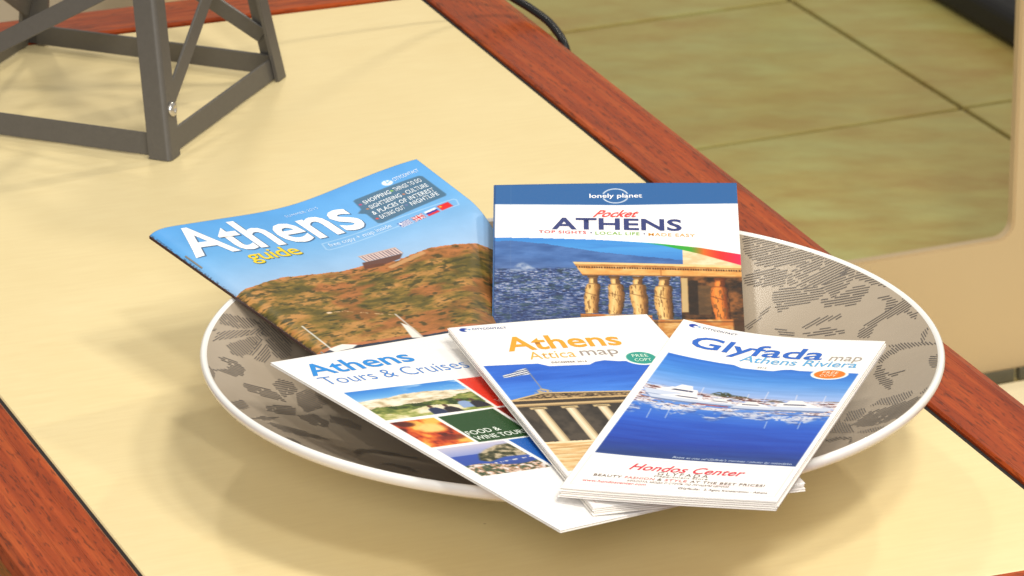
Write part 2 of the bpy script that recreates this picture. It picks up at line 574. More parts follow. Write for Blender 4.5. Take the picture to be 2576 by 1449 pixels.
lathe("white_body", rim_p + outer, M['china'])
LEAVES=[
(-2,1.56,[(81.4,138.9),(84.7,137.5),(95.2,130.5),(102.5,124.8),(106.7,121.9),(102.0,121.5),(97.7,119.6),(91.0,121.7),(85.8,120.6),(81.4,128.0)]),
(-4,1.61,[(85.8,120.6),(91.8,121.4),(98.6,121.7),(105.4,120.7),(108.7,120.4),(108.5,119.6),(112.9,115.5),(111.7,111.6),(104.9,111.0),(97.4,113.1),(87.4,117.0)]),
(-2,1.62,[(82.2,114.1),(87.3,114.7),(94.0,113.2),(98.1,110.3),(101.5,110.1),(100.1,105.7),(98.5,98.9),(93.5,101.1),(86.1,104.2),(80.7,108.0),(81.3,113.2)]),
(7,1.72,[(99.8,98.9),(100.5,105.6),(104.9,109.8),(112.6,112.4),(114.4,114.0),(117.3,111.0),(116.4,104.2),(109.6,101.3),(102.7,98.2)]),
(12,1.78,[(103.1,97.4),(111.2,100.5),(117.3,103.8),(118.8,109.4),(121.7,106.1),(125.1,102.1),(129.5,95.8),(125.1,93.0),(120.9,92.7),(115.8,91.5),(107.5,93.9)]),
(-0,1.82,[(114.9,90.7),(120.0,91.9),(127.0,97.2),(128.0,98.5),(130.7,94.8),(130.7,88.3),(126.3,84.1),(120.2,79.5),(118.8,83.1)]),
(-16,1.66,[(94.3,98.2),(101.0,97.1),(114.9,90.7),(117.2,85.4),(113.7,82.6),(107.0,81.6),(100.4,83.7),(96.1,81.8),(93.2,92.4)]),
(-19,1.75,[(114.5,81.5),(120.2,78.8),(127.9,81.8),(133.6,80.9),(136.8,77.4),(134.0,72.1),(129.6,67.8),(123.1,71.3),(116.7,74.7)]),
(-14,1.8,[(130.7,88.3),(132.0,93.0),(134.9,88.8),(140.3,80.0),(144.4,72.3),(141.6,74.1),(136.1,80.6)]),
(32,1.44,[(80.0,78.6),(84.4,82.0),(88.7,86.6),(93.1,89.8),(91.2,85.5),(86.0,80.0),(82.5,76.2)]),
(20,1.97,[(104.1,63.7),(108.0,67.8),(114.7,68.1),(124.4,64.6),(121.8,62.0),(116.1,63.5),(109.4,63.3)]),
(-22,1.83,[(103.5,60.4),(109.3,60.5),(117.5,58.1),(125.2,48.8),(118.7,50.4)]),
(-35,1.52,[(92.8,72.6),(98.0,67.8),(102.8,64.4),(101.1,61.8),(96.2,64.6)]),
(-20,1.89,[(138.3,67.6),(144.4,66.1),(147.9,57.1),(146.1,53.9),(141.9,52.5),(143.2,60.8)]),
(21,1.84,[(129.7,41.2),(130.5,47.1),(135.2,51.4),(142.0,54.0),(147.8,55.6),(150.8,57.8),(153.9,49.1),(152.1,45.5),(144.8,46.9),(138.2,45.8),(133.5,36.4)]),
(-8,2.22,[(149.0,48.2),(155.8,40.5),(153.9,35.4),(151.1,43.1)]),
(-83,1.03,[(155.2,13.5),(156.1,20.4),(160.5,25.2),(159.7,23.8),(158.2,16.2),(156.2,10.4)]),
(-75,1.04,[(140.8,22.6),(148.6,17.6),(155.4,11.3),(162.0,2.5),(161.5,1.1),(156.0,7.6),(146.6,12.8),(140.9,10.9),(136.6,7.4),(136.2,13.8),(142.9,16.8)]),
(-55,1.59,[(156.4,-19.1),(157.6,-8.6),(161.1,-9.7),(161.2,-9.6),(159.8,-23.5),(158.4,-24.5)]),
(-23,2.36,[(133.9,-2.5),(136.6,7.4),(138.9,-6.0),(143.4,-10.4),(147.4,-10.7),(143.2,-13.6),(138.6,-10.3),(141.1,-20.8),(138.3,-27.4),(136.4,-19.6)]),
(-87,0.97,[(117.8,-48.0),(120.2,-35.7),(127.1,-39.8),(127.4,-46.7),(123.7,-54.5)]),
(-87,0.95,[(129.4,-40.3),(134.5,-36.0),(147.4,-43.0),(146.9,-50.2),(139.5,-54.1),(132.5,-42.0)]),
(18,4.48,[(120.2,-59.6),(128.8,-49.1),(139.5,-54.1),(150.3,-56.6),(146.3,-68.5),(139.0,-82.5),(129.8,-80.0),(122.8,-68.7)]),
(-90,0.95,[(121.2,-79.8),(126.5,-82.2),(133.3,-91.1),(139.9,-80.7),(135.7,-87.5),(129.3,-96.8),(123.1,-87.2)]),
(-88,0.97,[(110.9,-58.3),(115.7,-44.6),(120.2,-59.6),(120.6,-78.2),(115.0,-68.2)]),
(-88,0.94,[(149.9,-52.2),(154.5,-46.9),(151.8,-55.0)]),
(-82,1.17,[(108.5,-71.2),(113.7,-75.1),(118.4,-86.6),(117.8,-101.9),(115.5,-106.5),(117.2,-93.9),(114.0,-82.8),(109.4,-81.1)]),
(-47,1.77,[(-157.9,33.8),(-156.7,39.0),(-154.9,39.4),(-149.2,42.4),(-142.0,46.3),(-141.1,42.6),(-143.8,37.2),(-150.1,31.3),(-157.3,28.4)]),
(47,0.95,[(-160.2,20.2),(-158.5,22.2),(-158.7,19.3),(-160.5,18.0)]),
(70,0.82,[(-159.5,7.6),(-157.6,18.8),(-152.1,27.0),(-144.4,34.3),(-138.1,42.2),(-138.6,37.1),(-146.3,26.9),(-153.8,15.9)]),
(-50,1.83,[(-153.4,9.0),(-149.5,18.6),(-141.3,31.6),(-138.6,37.1),(-139.7,28.3),(-143.4,12.7),(-146.0,5.3),(-150.2,2.4)]),
(77,0.9,[(-143.3,11.0),(-141.0,25.4),(-138.4,32.6),(-138.8,24.2),(-141.8,10.7)]),
(77,0.9,[(-141.0,8.0),(-138.6,21.0),(-136.8,29.3),(-134.1,18.5),(-136.6,8.9)]),
(-50,1.75,[(-137.3,32.1),(-132.8,39.0),(-128.3,39.7),(-125.1,33.1),(-126.3,25.8),(-130.5,18.6),(-133.5,20.9)]),
(-48,1.72,[(-140.5,47.5),(-131.5,44.6),(-125.3,37.6),(-128.2,36.7),(-132.8,39.0),(-137.8,34.8),(-141.0,41.2)]),
(12,1.94,[(-156.5,-8.4),(-152.8,-3.7),(-147.7,-3.5),(-144.3,-7.4),(-144.6,-15.3),(-148.2,-22.5),(-154.6,-24.5),(-157.4,-26.3),(-151.4,-16.6),(-151.0,-9.7)]),
(-65,1.22,[(-160.1,-21.5),(-157.0,-25.8),(-155.9,-32.7),(-156.8,-42.1)]),
(28,1.94,[(-144.2,-30.0),(-143.1,-24.6),(-134.6,-20.2),(-130.3,-20.2),(-125.6,-28.3),(-131.3,-31.2),(-140.4,-34.5)]),
(59,1.22,[(-132.1,-11.5),(-129.6,-2.4),(-123.9,-0.1),(-121.4,-7.4),(-123.3,-13.8),(-126.6,-22.4)]),
(50,1.66,[(-133.5,-45.5),(-128.2,-35.8),(-121.2,-29.8),(-120.7,-42.6),(-127.5,-50.6),(-132.4,-52.9)]),
(43,2.29,[(-148.0,-66.4),(-143.2,-50.3),(-139.9,-60.2),(-144.1,-74.9)]),
(67,0.96,[(-121.9,-12.2),(-118.0,-1.7),(-112.1,-3.4),(-108.2,-9.5),(-111.5,-19.8),(-116.8,-31.5),(-120.7,-24.3)]),
(1,3.17,[(-120.0,-42.9),(-114.0,-30.2),(-106.7,-32.2),(-107.1,-42.5),(-113.3,-47.5)]),
(65,1.19,[(-138.1,-83.8),(-134.5,-69.2),(-126.7,-53.9),(-130.8,-71.2)]),
(32,3.24,[(-131.9,-78.0),(-126.6,-70.2),(-116.9,-65.9),(-105.5,-65.5),(-112.9,-76.6),(-123.2,-84.5)]),
(-53,4.37,[(-122.9,-105.3),(-119.9,-94.9),(-112.2,-112.8),(-114.4,-114.0)]),
(-77,1.18,[(-107.0,-23.8),(-99.9,-20.1),(-92.6,-21.3),(-93.1,-29.3),(-100.3,-30.4),(-106.0,-32.6)]),
(33,2.62,[(-94.7,-77.6),(-92.2,-61.9),(-84.2,-53.6),(-76.1,-49.2),(-67.1,-47.2),(-77.3,-56.2),(-89.9,-68.7),(-92.9,-83.6)]),
(19,4.77,[(-82.5,-90.8),(-78.8,-76.3),(-71.4,-74.4),(-64.6,-91.0),(-71.1,-88.8),(-78.6,-84.2)])]
def clip_line(poly, o, d):
    """parameter intervals of line o + t d inside a polygon"""
    ts = []
    n = len(poly)
    nx, ny = -d[1], d[0]
    for i in range(n):
        x0, y0 = poly[i]; x1, y1 = poly[(i + 1) % n]
        s0 = (x0 - o[0]) * nx + (y0 - o[1]) * ny
        s1 = (x1 - o[0]) * nx + (y1 - o[1]) * ny
        if (s0 < 0) != (s1 < 0):
            k = s0 / (s0 - s1)
            ts.append((x0 + k * (x1 - x0) - o[0]) * d[0] + (y0 + k * (y1 - y0) - o[1]) * d[1])
    ts.sort()
    return list(zip(ts[0::2], ts[1::2]))
rnd = random.Random(7)
for (ang, spc, poly) in LEAVES:
    spc = min(2.6, max(1.0, spc))
    d = (math.cos(R(ang)), math.sin(R(ang))); nn = (-d[1], d[0])
    pr = [p[0] * nn[0] + p[1] * nn[1] for p in poly]
    verts, faces = [], []
    t_ = min(pr) + spc * 0.4
    while t_ < max(pr):
        o_ = (nn[0] * t_, nn[1] * t_)
        for (a, b_) in clip_line(poly, o_, d):
            a -= rnd.uniform(-0.4, 0.9); b_ += rnd.uniform(-0.4, 0.9)
            if b_ - a < 0.6: continue
            # hatch strokes break now and then
            cuts = [(a, b_)]
            if b_ - a > 9 and rnd.random() < 0.5:
                c_ = rnd.uniform(a + 3, b_ - 3); cuts = [(a, c_ - 0.6), (c_ + 0.6, b_)]
            for (a2, b2) in cuts:
                m_ = max(2, int((b2 - a2) / 1.5) + 1)
                wd = spc * rnd.uniform(0.165, 0.21)
                base_i = len(verts)
                for q in range(m_):
                    tt = a2 + (b2 - a2) * q / (m_ - 1)
                    for sgn in (-1, 1):
                        x = (o_[0] + d[0] * tt + nn[0] * sgn * wd) / 1000; y = (o_[1] + d[1] * tt + nn[1] * sgn * wd) / 1000
                        r_ = math.hypot(x, y)
                        if r_ > RI - 0.0014:
                            x *= (RI - 0.0014) / r_; y *= (RI - 0.0014) / r_; r_ = RI - 0.0014
                        verts.append((x, y, zin(r_) + 0.00022))
                for q in range(m_ - 1):
                    i0 = base_i + 2 * q
                    faces.append((i0, i0 + 2, i0 + 3, i0 + 1))
        t_ += spc
    if faces: mesh_obj("leaf_print", verts, faces, M['leaf'], GLAZE, True)

# ------------------------------------------------------------------ printed matter: shared surface functions (millimetres)
CORN = dict(
    tours=[(-130.23, -66.92, 79.95), (-36.35, 5.8, 69.3), (86.7, -153.97, 63.05), (-7.17, -226.69, 73.7)],
    attica=[(-54.35, -24.03, 78.82), (32.94, 4.7, 75.45), (93.35, -179.2, 72.18), (6.06, -207.94, 75.55)],
    glyfada=[(48.56, -15.6, 79.06), (135.17, -42.0, 81.77), (79.52, -224.39, 83.34), (-7.09, -197.99, 80.63)],
    pocket=[(-34.7, 154.93, 80.49), (78.65, 154.22, 81.79), (78.16, -0.87, 39.51), (-35.18, -0.17, 38.21)],
    guide=[(-194.07, 114.27, 70.45), (-72.32, 197.64, 72.01), (34.52, 41.9, 57.15), (-87.23, -41.47, 55.59)])
def sm(a, b, x):
    t = np.clip((x - a) / (b - a), 0, 1)
    return t * t * (3 - 2 * t)
def dz(name, u, v):
    tw = (1 - 2 * u) * (1 - 2 * v)
    if name == 'guide':
        sp = 4.4 * (1 - np.exp(-np.clip(u, 0, 2) / .04)) * np.exp(-u / .13)
        sag = -2.2 * np.exp(-((u - .47) / .2) ** 2) * (1 - .6 * v)
        r = np.interp(v, np.linspace(-.1, 1.1, 13), np.interp(np.linspace(-.1, 1.1, 13), [0, .33, .6, 1.], [6.2, 1.6, -8, -16]))
        return sp + sag + sm(.5, 1.02, u) ** 1.2 * r - 13 * sm(-47, -18, -194 + 121.75 * u + 106.84 * v)
    if name == 'glyfada':
        # smooth sag, deepest a little left of the middle
        uu = np.clip(u, 0, 1)
        s = -3.15 * np.sin(np.pi * uu ** 0.82) ** 1.15
        return 1.3 * tw + s * (1 - .85 * sm(0, 1, v))
    if name == 'attica': return .75 * tw + .72 * np.sin(np.pi * np.clip(u, 0, 1)) * (1 - v)
    if name == 'tours': return .75 * tw
    if name == 'pocket': return .5 * np.sin(np.pi * np.clip(u, 0, 1)) * (1 - v)
    return 0 * u
def S(name, x, y, lift=0.0):
    """cover coordinates in mm (x across, y down) -> world metres"""
    c = np.array(CORN[name])
    W = np.linalg.norm(c[1] - c[0]); H = np.linalg.norm(c[3] - c[0])
    x = np.asarray(x, float) / W; y = np.asarray(y, float) / H
    n = np.cross(c[3] - c[0], c[1] - c[0]); n /= np.linalg.norm(n)
    P = c[0] + x[..., None] * (c[1] - c[0]) + y[..., None] * (c[3] - c[0])
    P = P + (dz(name, x, y) + lift)[..., None] * n
    return P / 1000.0
def size(name):
    c = np.array(CORN[name])
    return float(np.linalg.norm(c[1] - c[0])), float(np.linalg.norm(c[3] - c[0]))
ROOT = {}
COVER = {}
def book_root(name, key, label, cat):
    W, H = size(key)
    p = S(key, np.array(W / 2), np.array(H / 2), -3.0)
    o = empty(name, tuple(p))
    tag(o, label, cat)
    ROOT[key] = (o, p)
    return o
def grid_mesh(name, key, x, y, lift, mat, colors=None, skirt=0.0):
    """fine sheet following the cover; x, y 1-D mm arrays"""
    o_, p0 = ROOT[key]
    X, Y = np.meshgrid(x, y)
    P = S(key, X, Y, lift) - p0
    ny, nx = X.shape
    P = P.reshape(-1, 3)
    idx = np.arange(nx * ny).reshape(ny, nx)
    q = np.stack([idx[:-1, :-1], idx[1:, :-1], idx[1:, 1:], idx[:-1, 1:]], -1).reshape(-1, 4)
    if skirt > 0:
        ring = np.concatenate([idx[0, :], idx[1:, -1], idx[-1, -2::-1], idx[-2:0:-1, 0]])
        XX, YY = X.reshape(-1)[ring], Y.reshape(-1)[ring]
        low = S(key, XX, YY, lift - skirt) - p0
        k0 = len(P)
        P = np.concatenate([P, low])
        a = ring; b2 = np.roll(ring, -1); c2 = k0 + np.arange(len(ring)); d2 = np.roll(c2, -1)
        q = np.concatenate([q, np.stack([a, b2, d2, c2], -1)])
    me = bpy.data.meshes.new(name)
    me.vertices.add(len(P)); me.vertices.foreach_set("co", P.astype(np.float32).ravel())
    me.loops.add(q.size); me.loops.foreach_set("vertex_index", q.astype(np.int32).ravel())
    me.polygons.add(len(q)); me.polygons.foreach_set("loop_start", np.arange(0, q.size, 4, dtype=np.int32))
    me.polygons.foreach_set("loop_total", np.full(len(q), 4, dtype=np.int32))
    me.update(calc_edges=True)
    me.polygons.foreach_set("use_smooth", np.ones(len(q), bool))
    me.materials.append(mat)
    if colors is not None:
        col = np.ones((len(P), 4), np.float32)
        k = nx * ny
        col[:k, :3] = colors.reshape(-1, 3)
        if skirt > 0: col[k:, :3] = lin((236, 232, 226))
        at = me.color_attributes.new("ink", 'FLOAT_COLOR', 'POINT')
        at.data.foreach_set("color", col.ravel())
    o = bpy.data.objects.new(name, me)
    link(o, o_)
    return o
def slab(name, key, x0, x1, y0, y1, top, bot, mat, nx=14, ny=18, skew=(0, 0, 0, 0)):
    """closed thin block that follows the cover; skew = x offset at top / bottom, y offset at left / right (mm)"""
    o_, p0 = ROOT[key]
    u = np.linspace(0, 1, nx); v = np.linspace(0, 1, ny)
    U, V = np.meshgrid(u, v)
    X = x0 + (x1 - x0) * U + skew[0] * (1 - V) + skew[1] * V
    Y = y0 + (y1 - y0) * V + skew[2] * (1 - U) + skew[3] * U
    A = (S(key, X, Y, top) - p0).reshape(-1, 3); B = (S(key, X, Y, bot) - p0).reshape(-1, 3)
    idx = np.arange(nx * ny).reshape(ny, nx); k = nx * ny
    q = np.stack([idx[:-1, :-1], idx[1:, :-1], idx[1:, 1:], idx[:-1, 1:]], -1).reshape(-1, 4)
    ring = np.concatenate([idx[0, :], idx[1:, -1], idx[-1, -2::-1], idx[-2:0:-1, 0]])
    r2 = np.roll(ring, -1)
    faces = [tuple(f) for f in q.tolist()] + [tuple(reversed([i + k for i in f])) for f in q.tolist()]
    faces += [(int(a), int(b_), int(b_) + k, int(a) + k) for a, b_ in zip(ring, r2)]
    return mesh_obj(name, np.concatenate([A, B]), faces, mat, o_)
# --- lettering: outline text laid on the cover
def text_mesh(s, bold=0.0, shear=0.0, spacing=1.0):
    cu = bpy.data.curves.new("tmp_text", 'FONT')
    cu.body = s
    cu.size = 1.0
    cu.offset = bold
    cu.shear = shear
    cu.space_character = spacing
    cu.resolution_u = 3
    o = bpy.data.objects.new("tmp_text", cu)
    link(o)
    bpy.context.view_layer.update()
    dg = bpy.context.evaluated_depsgraph_get()
    me = bpy.data.meshes.new_from_object(o.evaluated_get(dg))
    bpy.data.objects.remove(o); bpy.data.curves.remove(cu)
    return me
def lay(key, name, me, quad, mat, lift, step):
    """quad: TL, TR, BR, BL of the outline's bounding box, in cover mm"""
    o_, p0 = ROOT[key]
    bm = bmesh.new(); bm.from_mesh(me); bpy.data.meshes.remove(me)
    co = np.array([v.co[:2] for v in bm.verts])
    lo, hi = co.min(0), co.max(0)
    q = np.array(quad, float)
    for v in bm.verts:
        a = (v.co.x - lo[0]) / (hi[0] - lo[0]); c = (hi[1] - v.co.y) / (hi[1] - lo[1])
        p = (1 - a) * (1 - c) * q[0] + a * (1 - c) * q[1] + a * c * q[2] + (1 - a) * c * q[3]
        v.co = (p[0], p[1], 0)
    if step:
        for ax in (0, 1):
            mn, mx = q[:, ax].min(), q[:, ax].max()
            t = mn + step
            while t < mx:
                nrm = (1, 0, 0) if ax == 0 else (0, 1, 0)
                pt = (t, 0, 0) if ax == 0 else (0, t, 0)
                bmesh.ops.bisect_plane(bm, geom=bm.verts[:] + bm.edges[:] + bm.faces[:], plane_co=pt, plane_no=nrm)
                t += step
    bm.verts.ensure_lookup_table()
    co = np.array([v.co[:2] for v in bm.verts])
    P = S(key, co[:, 0], co[:, 1], lift) - p0
    for v, p in zip(bm.verts, P): v.co = p
    # make every face look up
    bm.normal_update()
    fl = [f for f in bm.faces if f.normal.z < 0]
    if fl: bmesh.ops.reverse_faces(bm, faces=fl)
    return bm_obj(name, bm, mat, COVER.get(key, o_))
def text(key, s, quad, col, bold=0.0, shear=0.0, spacing=1.0, lift=0.14, step=None, name="lettering"):
    if len(quad) == 4 and not hasattr(quad[0], '__len__'):
        x0, x1, y0, y1 = quad
        quad = [(x0, y0), (x1, y0), (x1, y1), (x0, y1)]
    return lay(key, name, text_mesh(s, bold, shear, spacing), quad, ink(col), lift, step)

# --- numpy painting of the cover pictures
_rs = np.random.RandomState(11)
_tab = _rs.rand(64, 256, 256)[:6]
def vnoise(x, y, k=0):
    x = np.asarray(x); y = np.asarray(y)
    xi = np.floor(x).astype(int); yi = np.floor(y).astype(int)
    fx = x - xi; fy = y - yi
    fx = fx * fx * (3 - 2 * fx); fy = fy * fy * (3 - 2 * fy)
    t = _tab[k % 6]
    g = lambda a, b_: t[a & 255, b_ & 255]
    return (g(xi, yi) * (1 - fx) + g(xi + 1, yi) * fx) * (1 - fy) + (g(xi, yi + 1) * (1 - fx) + g(xi + 1, yi + 1) * fx) * fy
def fbm(x, y, k=0, o=4):
    s = 0; a = 0.5; t = 0
    for i in range(o):
        s = s + a * vnoise(x * 2 ** i, y * 2 ** i, k + i); t += a; a *= 0.55
    return s / t
def put(img, c, mask):
    c = np.asarray(c, float)
    return img + (c - img) * mask[..., None]
def soft(d, w=0.28): return np.clip(0.5 - d / (2 * w), 0, 1)      # d signed distance, negative inside
def polyd(X, Y, pts):
    pts = np.asarray(pts, float); n = len(pts)
    ins = np.zeros(X.shape, bool); d2 = np.full(X.shape, 1e9)
    for i in range(n):
        x0, y0 = pts[i]; x1, y1 = pts[(i + 1) % n]
        ex_, ey_ = x1 - x0, y1 - y0
        t = np.clip(((X - x0) * ex_ + (Y - y0) * ey_) / (ex_ * ex_ + ey_ * ey_ + 1e-12), 0, 1)
        d2 = np.minimum(d2, (X - x0 - t * ex_) ** 2 + (Y - y0 - t * ey_) ** 2)
        if y0 != y1:
            ins ^= ((y0 > Y) != (y1 > Y)) & (X < ex_ * (Y - y0) / (y1 - y0) + x0)
    d = np.sqrt(d2)
    return np.where(ins, -d, d)
def seg(X, Y, a, b_, w):
    ex_, ey_ = b_[0] - a[0], b_[1] - a[1]
    t = np.clip(((X - a[0]) * ex_ + (Y - a[1]) * ey_) / (ex_ * ex_ + ey_ * ey_), 0, 1)
    return soft(np.hypot(X - a[0] - t * ex_, Y - a[1] - t * ey_) - w)
def ell(X, Y, c, rx, ry): return (np.hypot((X - c[0]) / rx, (Y - c[1]) / ry) - 1) * min(rx, ry)
def grad(t, stops):
    ps = [p for p, _ in stops]; cs = np.array([c for _, c in stops], float)
    return np.stack([np.interp(t, ps, cs[:, i]) for i in range(3)], -1)
def blotch(n, stops):
    return grad(n, stops)

def paint_guide(X, Y):
    hz = np.interp(X, [0, 14, 27, 41, 60, 70, 85, 105, 136, 148], [76, 73, 70, 72.5, 75, 74, 78, 74.5, 81, 83])
    hz = hz + 1.6 * (fbm(X * .35, X * 0 + 3, 1) - .5)
    img = grad(Y / 80, [(0, (98, 172, 232)), (.45, (118, 182, 232)), (.8, (156, 196, 232)), (1, (172, 200, 228))])
    img = img + ((fbm(X * .06, Y * .06, 2) - .5) * 16)[..., None]
    # hillside
    n1 = fbm(X * .10 + 3, Y * .22, 0, 5); n2 = fbm(X * .32, Y * .6 + 9, 1, 4); n3 = fbm(X * .05 + 7, Y * .09, 3, 3)
    hill = blotch(n1, [(.25, (104, 92, 40)), (.42, (140, 118, 54)), (.55, (176, 134, 70)), (.7, (198, 148, 86))])
    dark = sm(.50, .66, n2) * (1 - .4 * sm(95, 150, Y))
    hill = put(hill, (96, 90, 44), dark * .65)
    red = sm(.50, .68, n3 + .0026 * (X - 70) + .0014 * (Y - 100))
    hill = put(hill, (176, 100, 58), red * .5)
    hill = put(hill, (74, 70, 36), sm(.60, .72, fbm(X * .22 + 31, Y * .5, 4, 3)) * .8)
    ridge = np.exp(-np.clip(Y - hz, 0, 99) / 2.6)
    hill = put(hill, (214, 142, 92), ridge * sm(.35, .6, fbm(X * .4, Y * .4, 5, 3)) * .95)
    hill = put(hill, (206, 160, 110), seg(X, Y, (80, 82), (100, 77.5), 1.4) * .9)
    img = np.where((Y > hz)[..., None], hill, img)
    # path with pale stones
    for a, b_ in (((26, 112.5), (34, 114)), ((34, 114), (44, 121)), ((44, 121), (52, 126))):
        img = put(img, (206, 170, 128), seg(X, Y, a, b_, .5) * sm(.45, .6, fbm(X * .9, Y * .9, 2, 2)))
    img = put(img, (236, 210, 180), soft(ell(X, Y, (26.5, 112.8), 1.4, .9)))
    # temple on the ridge
    tx = (X - 73) / 19.5; ty = Y - (64.2 + 1.6 * tx)
    inside = soft(np.maximum(np.maximum(-tx, tx - 1) * 19.5, np.maximum(-ty, ty - 7.0)))
    col = np.where((np.abs((tx * 13) % 1 - .5) < .26)[..., None], np.array((226, 204, 196.)), np.array((150, 132, 138.)))
    col = np.where((ty < 1.0)[..., None], np.array((206, 182, 172.)), col)
    img = img + (col - img) * inside[..., None]
    img = put(img, (108, 66, 52), soft(polyd(X, Y, [(71, 71.2), (92, 73), (88, 77), (76, 78.5), (68, 78)])) * .9)
    # shore, sea and boats
    wl = 147.2 + .085 * (X - 10) * 1.0
    img = put(img, (196, 124, 84), soft(np.abs(Y - wl + 1.2) - 1.3) * .8)
    sea = grad(fbm(X * .3, Y * 1.2, 1, 3), [(.3, (38, 46, 62)), (.7, (62, 76, 96))])
    img = np.where((Y > wl)[..., None], sea, img)
    img = put(img, (244, 238, 230), soft(polyd(X, Y, [(5, 146), (13, 144.5), (19, 147.6), (15, 150), (6, 150)])))
    img = put(img, (226, 226, 222), seg(X, Y, (6.1, 146), (7.2, 120.5), .35))
    img = put(img, (238, 232, 222), soft(polyd(X, Y, [(50.3, 135), (52.4, 141), (50.8, 153), (45.9, 151)])))
    img = put(img, (206, 196, 184), seg(X, Y, (53.3, 126), (50.5, 154), .45))
    # information box
    box = [(101.8, 15.6), (103.2, 14.9), (139.6, 14.2), (140.8, 15.6), (141.0, 35.6), (139.8, 37.0), (101.0, 42.0), (99.2, 41.0), (99.8, 30.0), (97.0, 27.2), (100.4, 24.6)]
    img = put(img, (84, 124, 152), soft(polyd(X, Y, box), .35))
    for (x, y, c) in ((102.6, 20.6, (200, 80, 130)), (121.2, 18.9, (150, 200, 90)), (103.0, 26.2, (190, 140, 110)), (124.0, 24.9, (200, 140, 110)), (101.4, 37.0, (230, 90, 80)), (119.4, 34.2, (120, 130, 170))):
        img = put(img, c, soft(ell(X, Y, (x, y), .75, .75)))
    # frame round the flags
    fr = [(66.2, 44.2), (141.2, 41.4), (142.0, 42.6), (140.4, 47.2), (65.6, 51.8), (64.6, 50.6)]
    img = put(img, (196, 222, 244), soft(np.abs(polyd(X, Y, fr)) - .22) * .9)
    # flags
    for k, (cx, cy) in enumerate(((109.4, 48.8), (117.5, 47.7), (125.7, 46.5), (133.9, 45.1))):
        fx = (X - cx) / 3.4; fy = (Y - cy + .15 * (X - cx)) / 2.3
        m_ = soft(np.maximum(np.abs(fx) - 1, np.abs(fy) - 1) * 2.3)
        if k == 0:
            st = ((fy + 1) * 2.5 % 1 < .5)
            c = np.where(st[..., None], np.array((54, 84, 170.)), np.array((240, 240, 244.)))
            canton = (fx < -.25) & (fy < .1)
            c = np.where(canton[..., None], np.array((54, 84, 170.)), c)
            cr = canton & ((np.abs(fx + .63) < .1) | (np.abs(fy + .45) < .13))
            c = np.where(cr[..., None], np.array((240, 240, 244.)), c)
        elif k == 1:
            c = np.zeros(X.shape + (3,)) + np.array((60, 70, 150.))
            dg_ = np.minimum(np.abs(fx - fy), np.abs(fx + fy))
            c = np.where((dg_ < .3)[..., None], np.array((240, 236, 238.)), c)
            c = np.where((dg_ < .12)[..., None], np.array((214, 60, 70.)), c)
            c = np.where(((np.abs(fx) < .24) | (np.abs(fy) < .34))[..., None], np.array((240, 236, 238.)), c)
            c = np.where(((np.abs(fx) < .13) | (np.abs(fy) < .2))[..., None], np.array((214, 52, 62.)), c)
        elif k == 2:
            c = grad(fy, [(-.34, (244, 244, 246)), (-.33, (60, 60, 160)), (.33, (60, 60, 160)), (.34, (222, 48, 58))])
        else:
            c = np.zeros(X.shape + (3,)) + np.array((226, 40, 44.))
            c = np.where((np.hypot(fx + .62, fy + .4) < .24)[..., None], np.array((236, 190, 60.)), c)
        img = img + (c - img) * m_[..., None]
    # logo disc
    d = ell(X, Y, (123.6, 11.3), 2.7, 2.4)
    img = put(img, (246, 250, 252), soft(d))
    img = put(img, (120, 184, 236), seg(X, Y, (123.4, 11.6), (126.2, 10.0), .3)); img = put(img, (120, 184, 236), seg(X, Y, (123.4, 11.6), (124.0, 9.0), .22))
    # worn spine
    img = put(img, (60, 44, 44), soft(X - .5, .4) * sm(.4, .65, fbm(X * 2, Y * .8, 3, 2)) * .6)
    return img

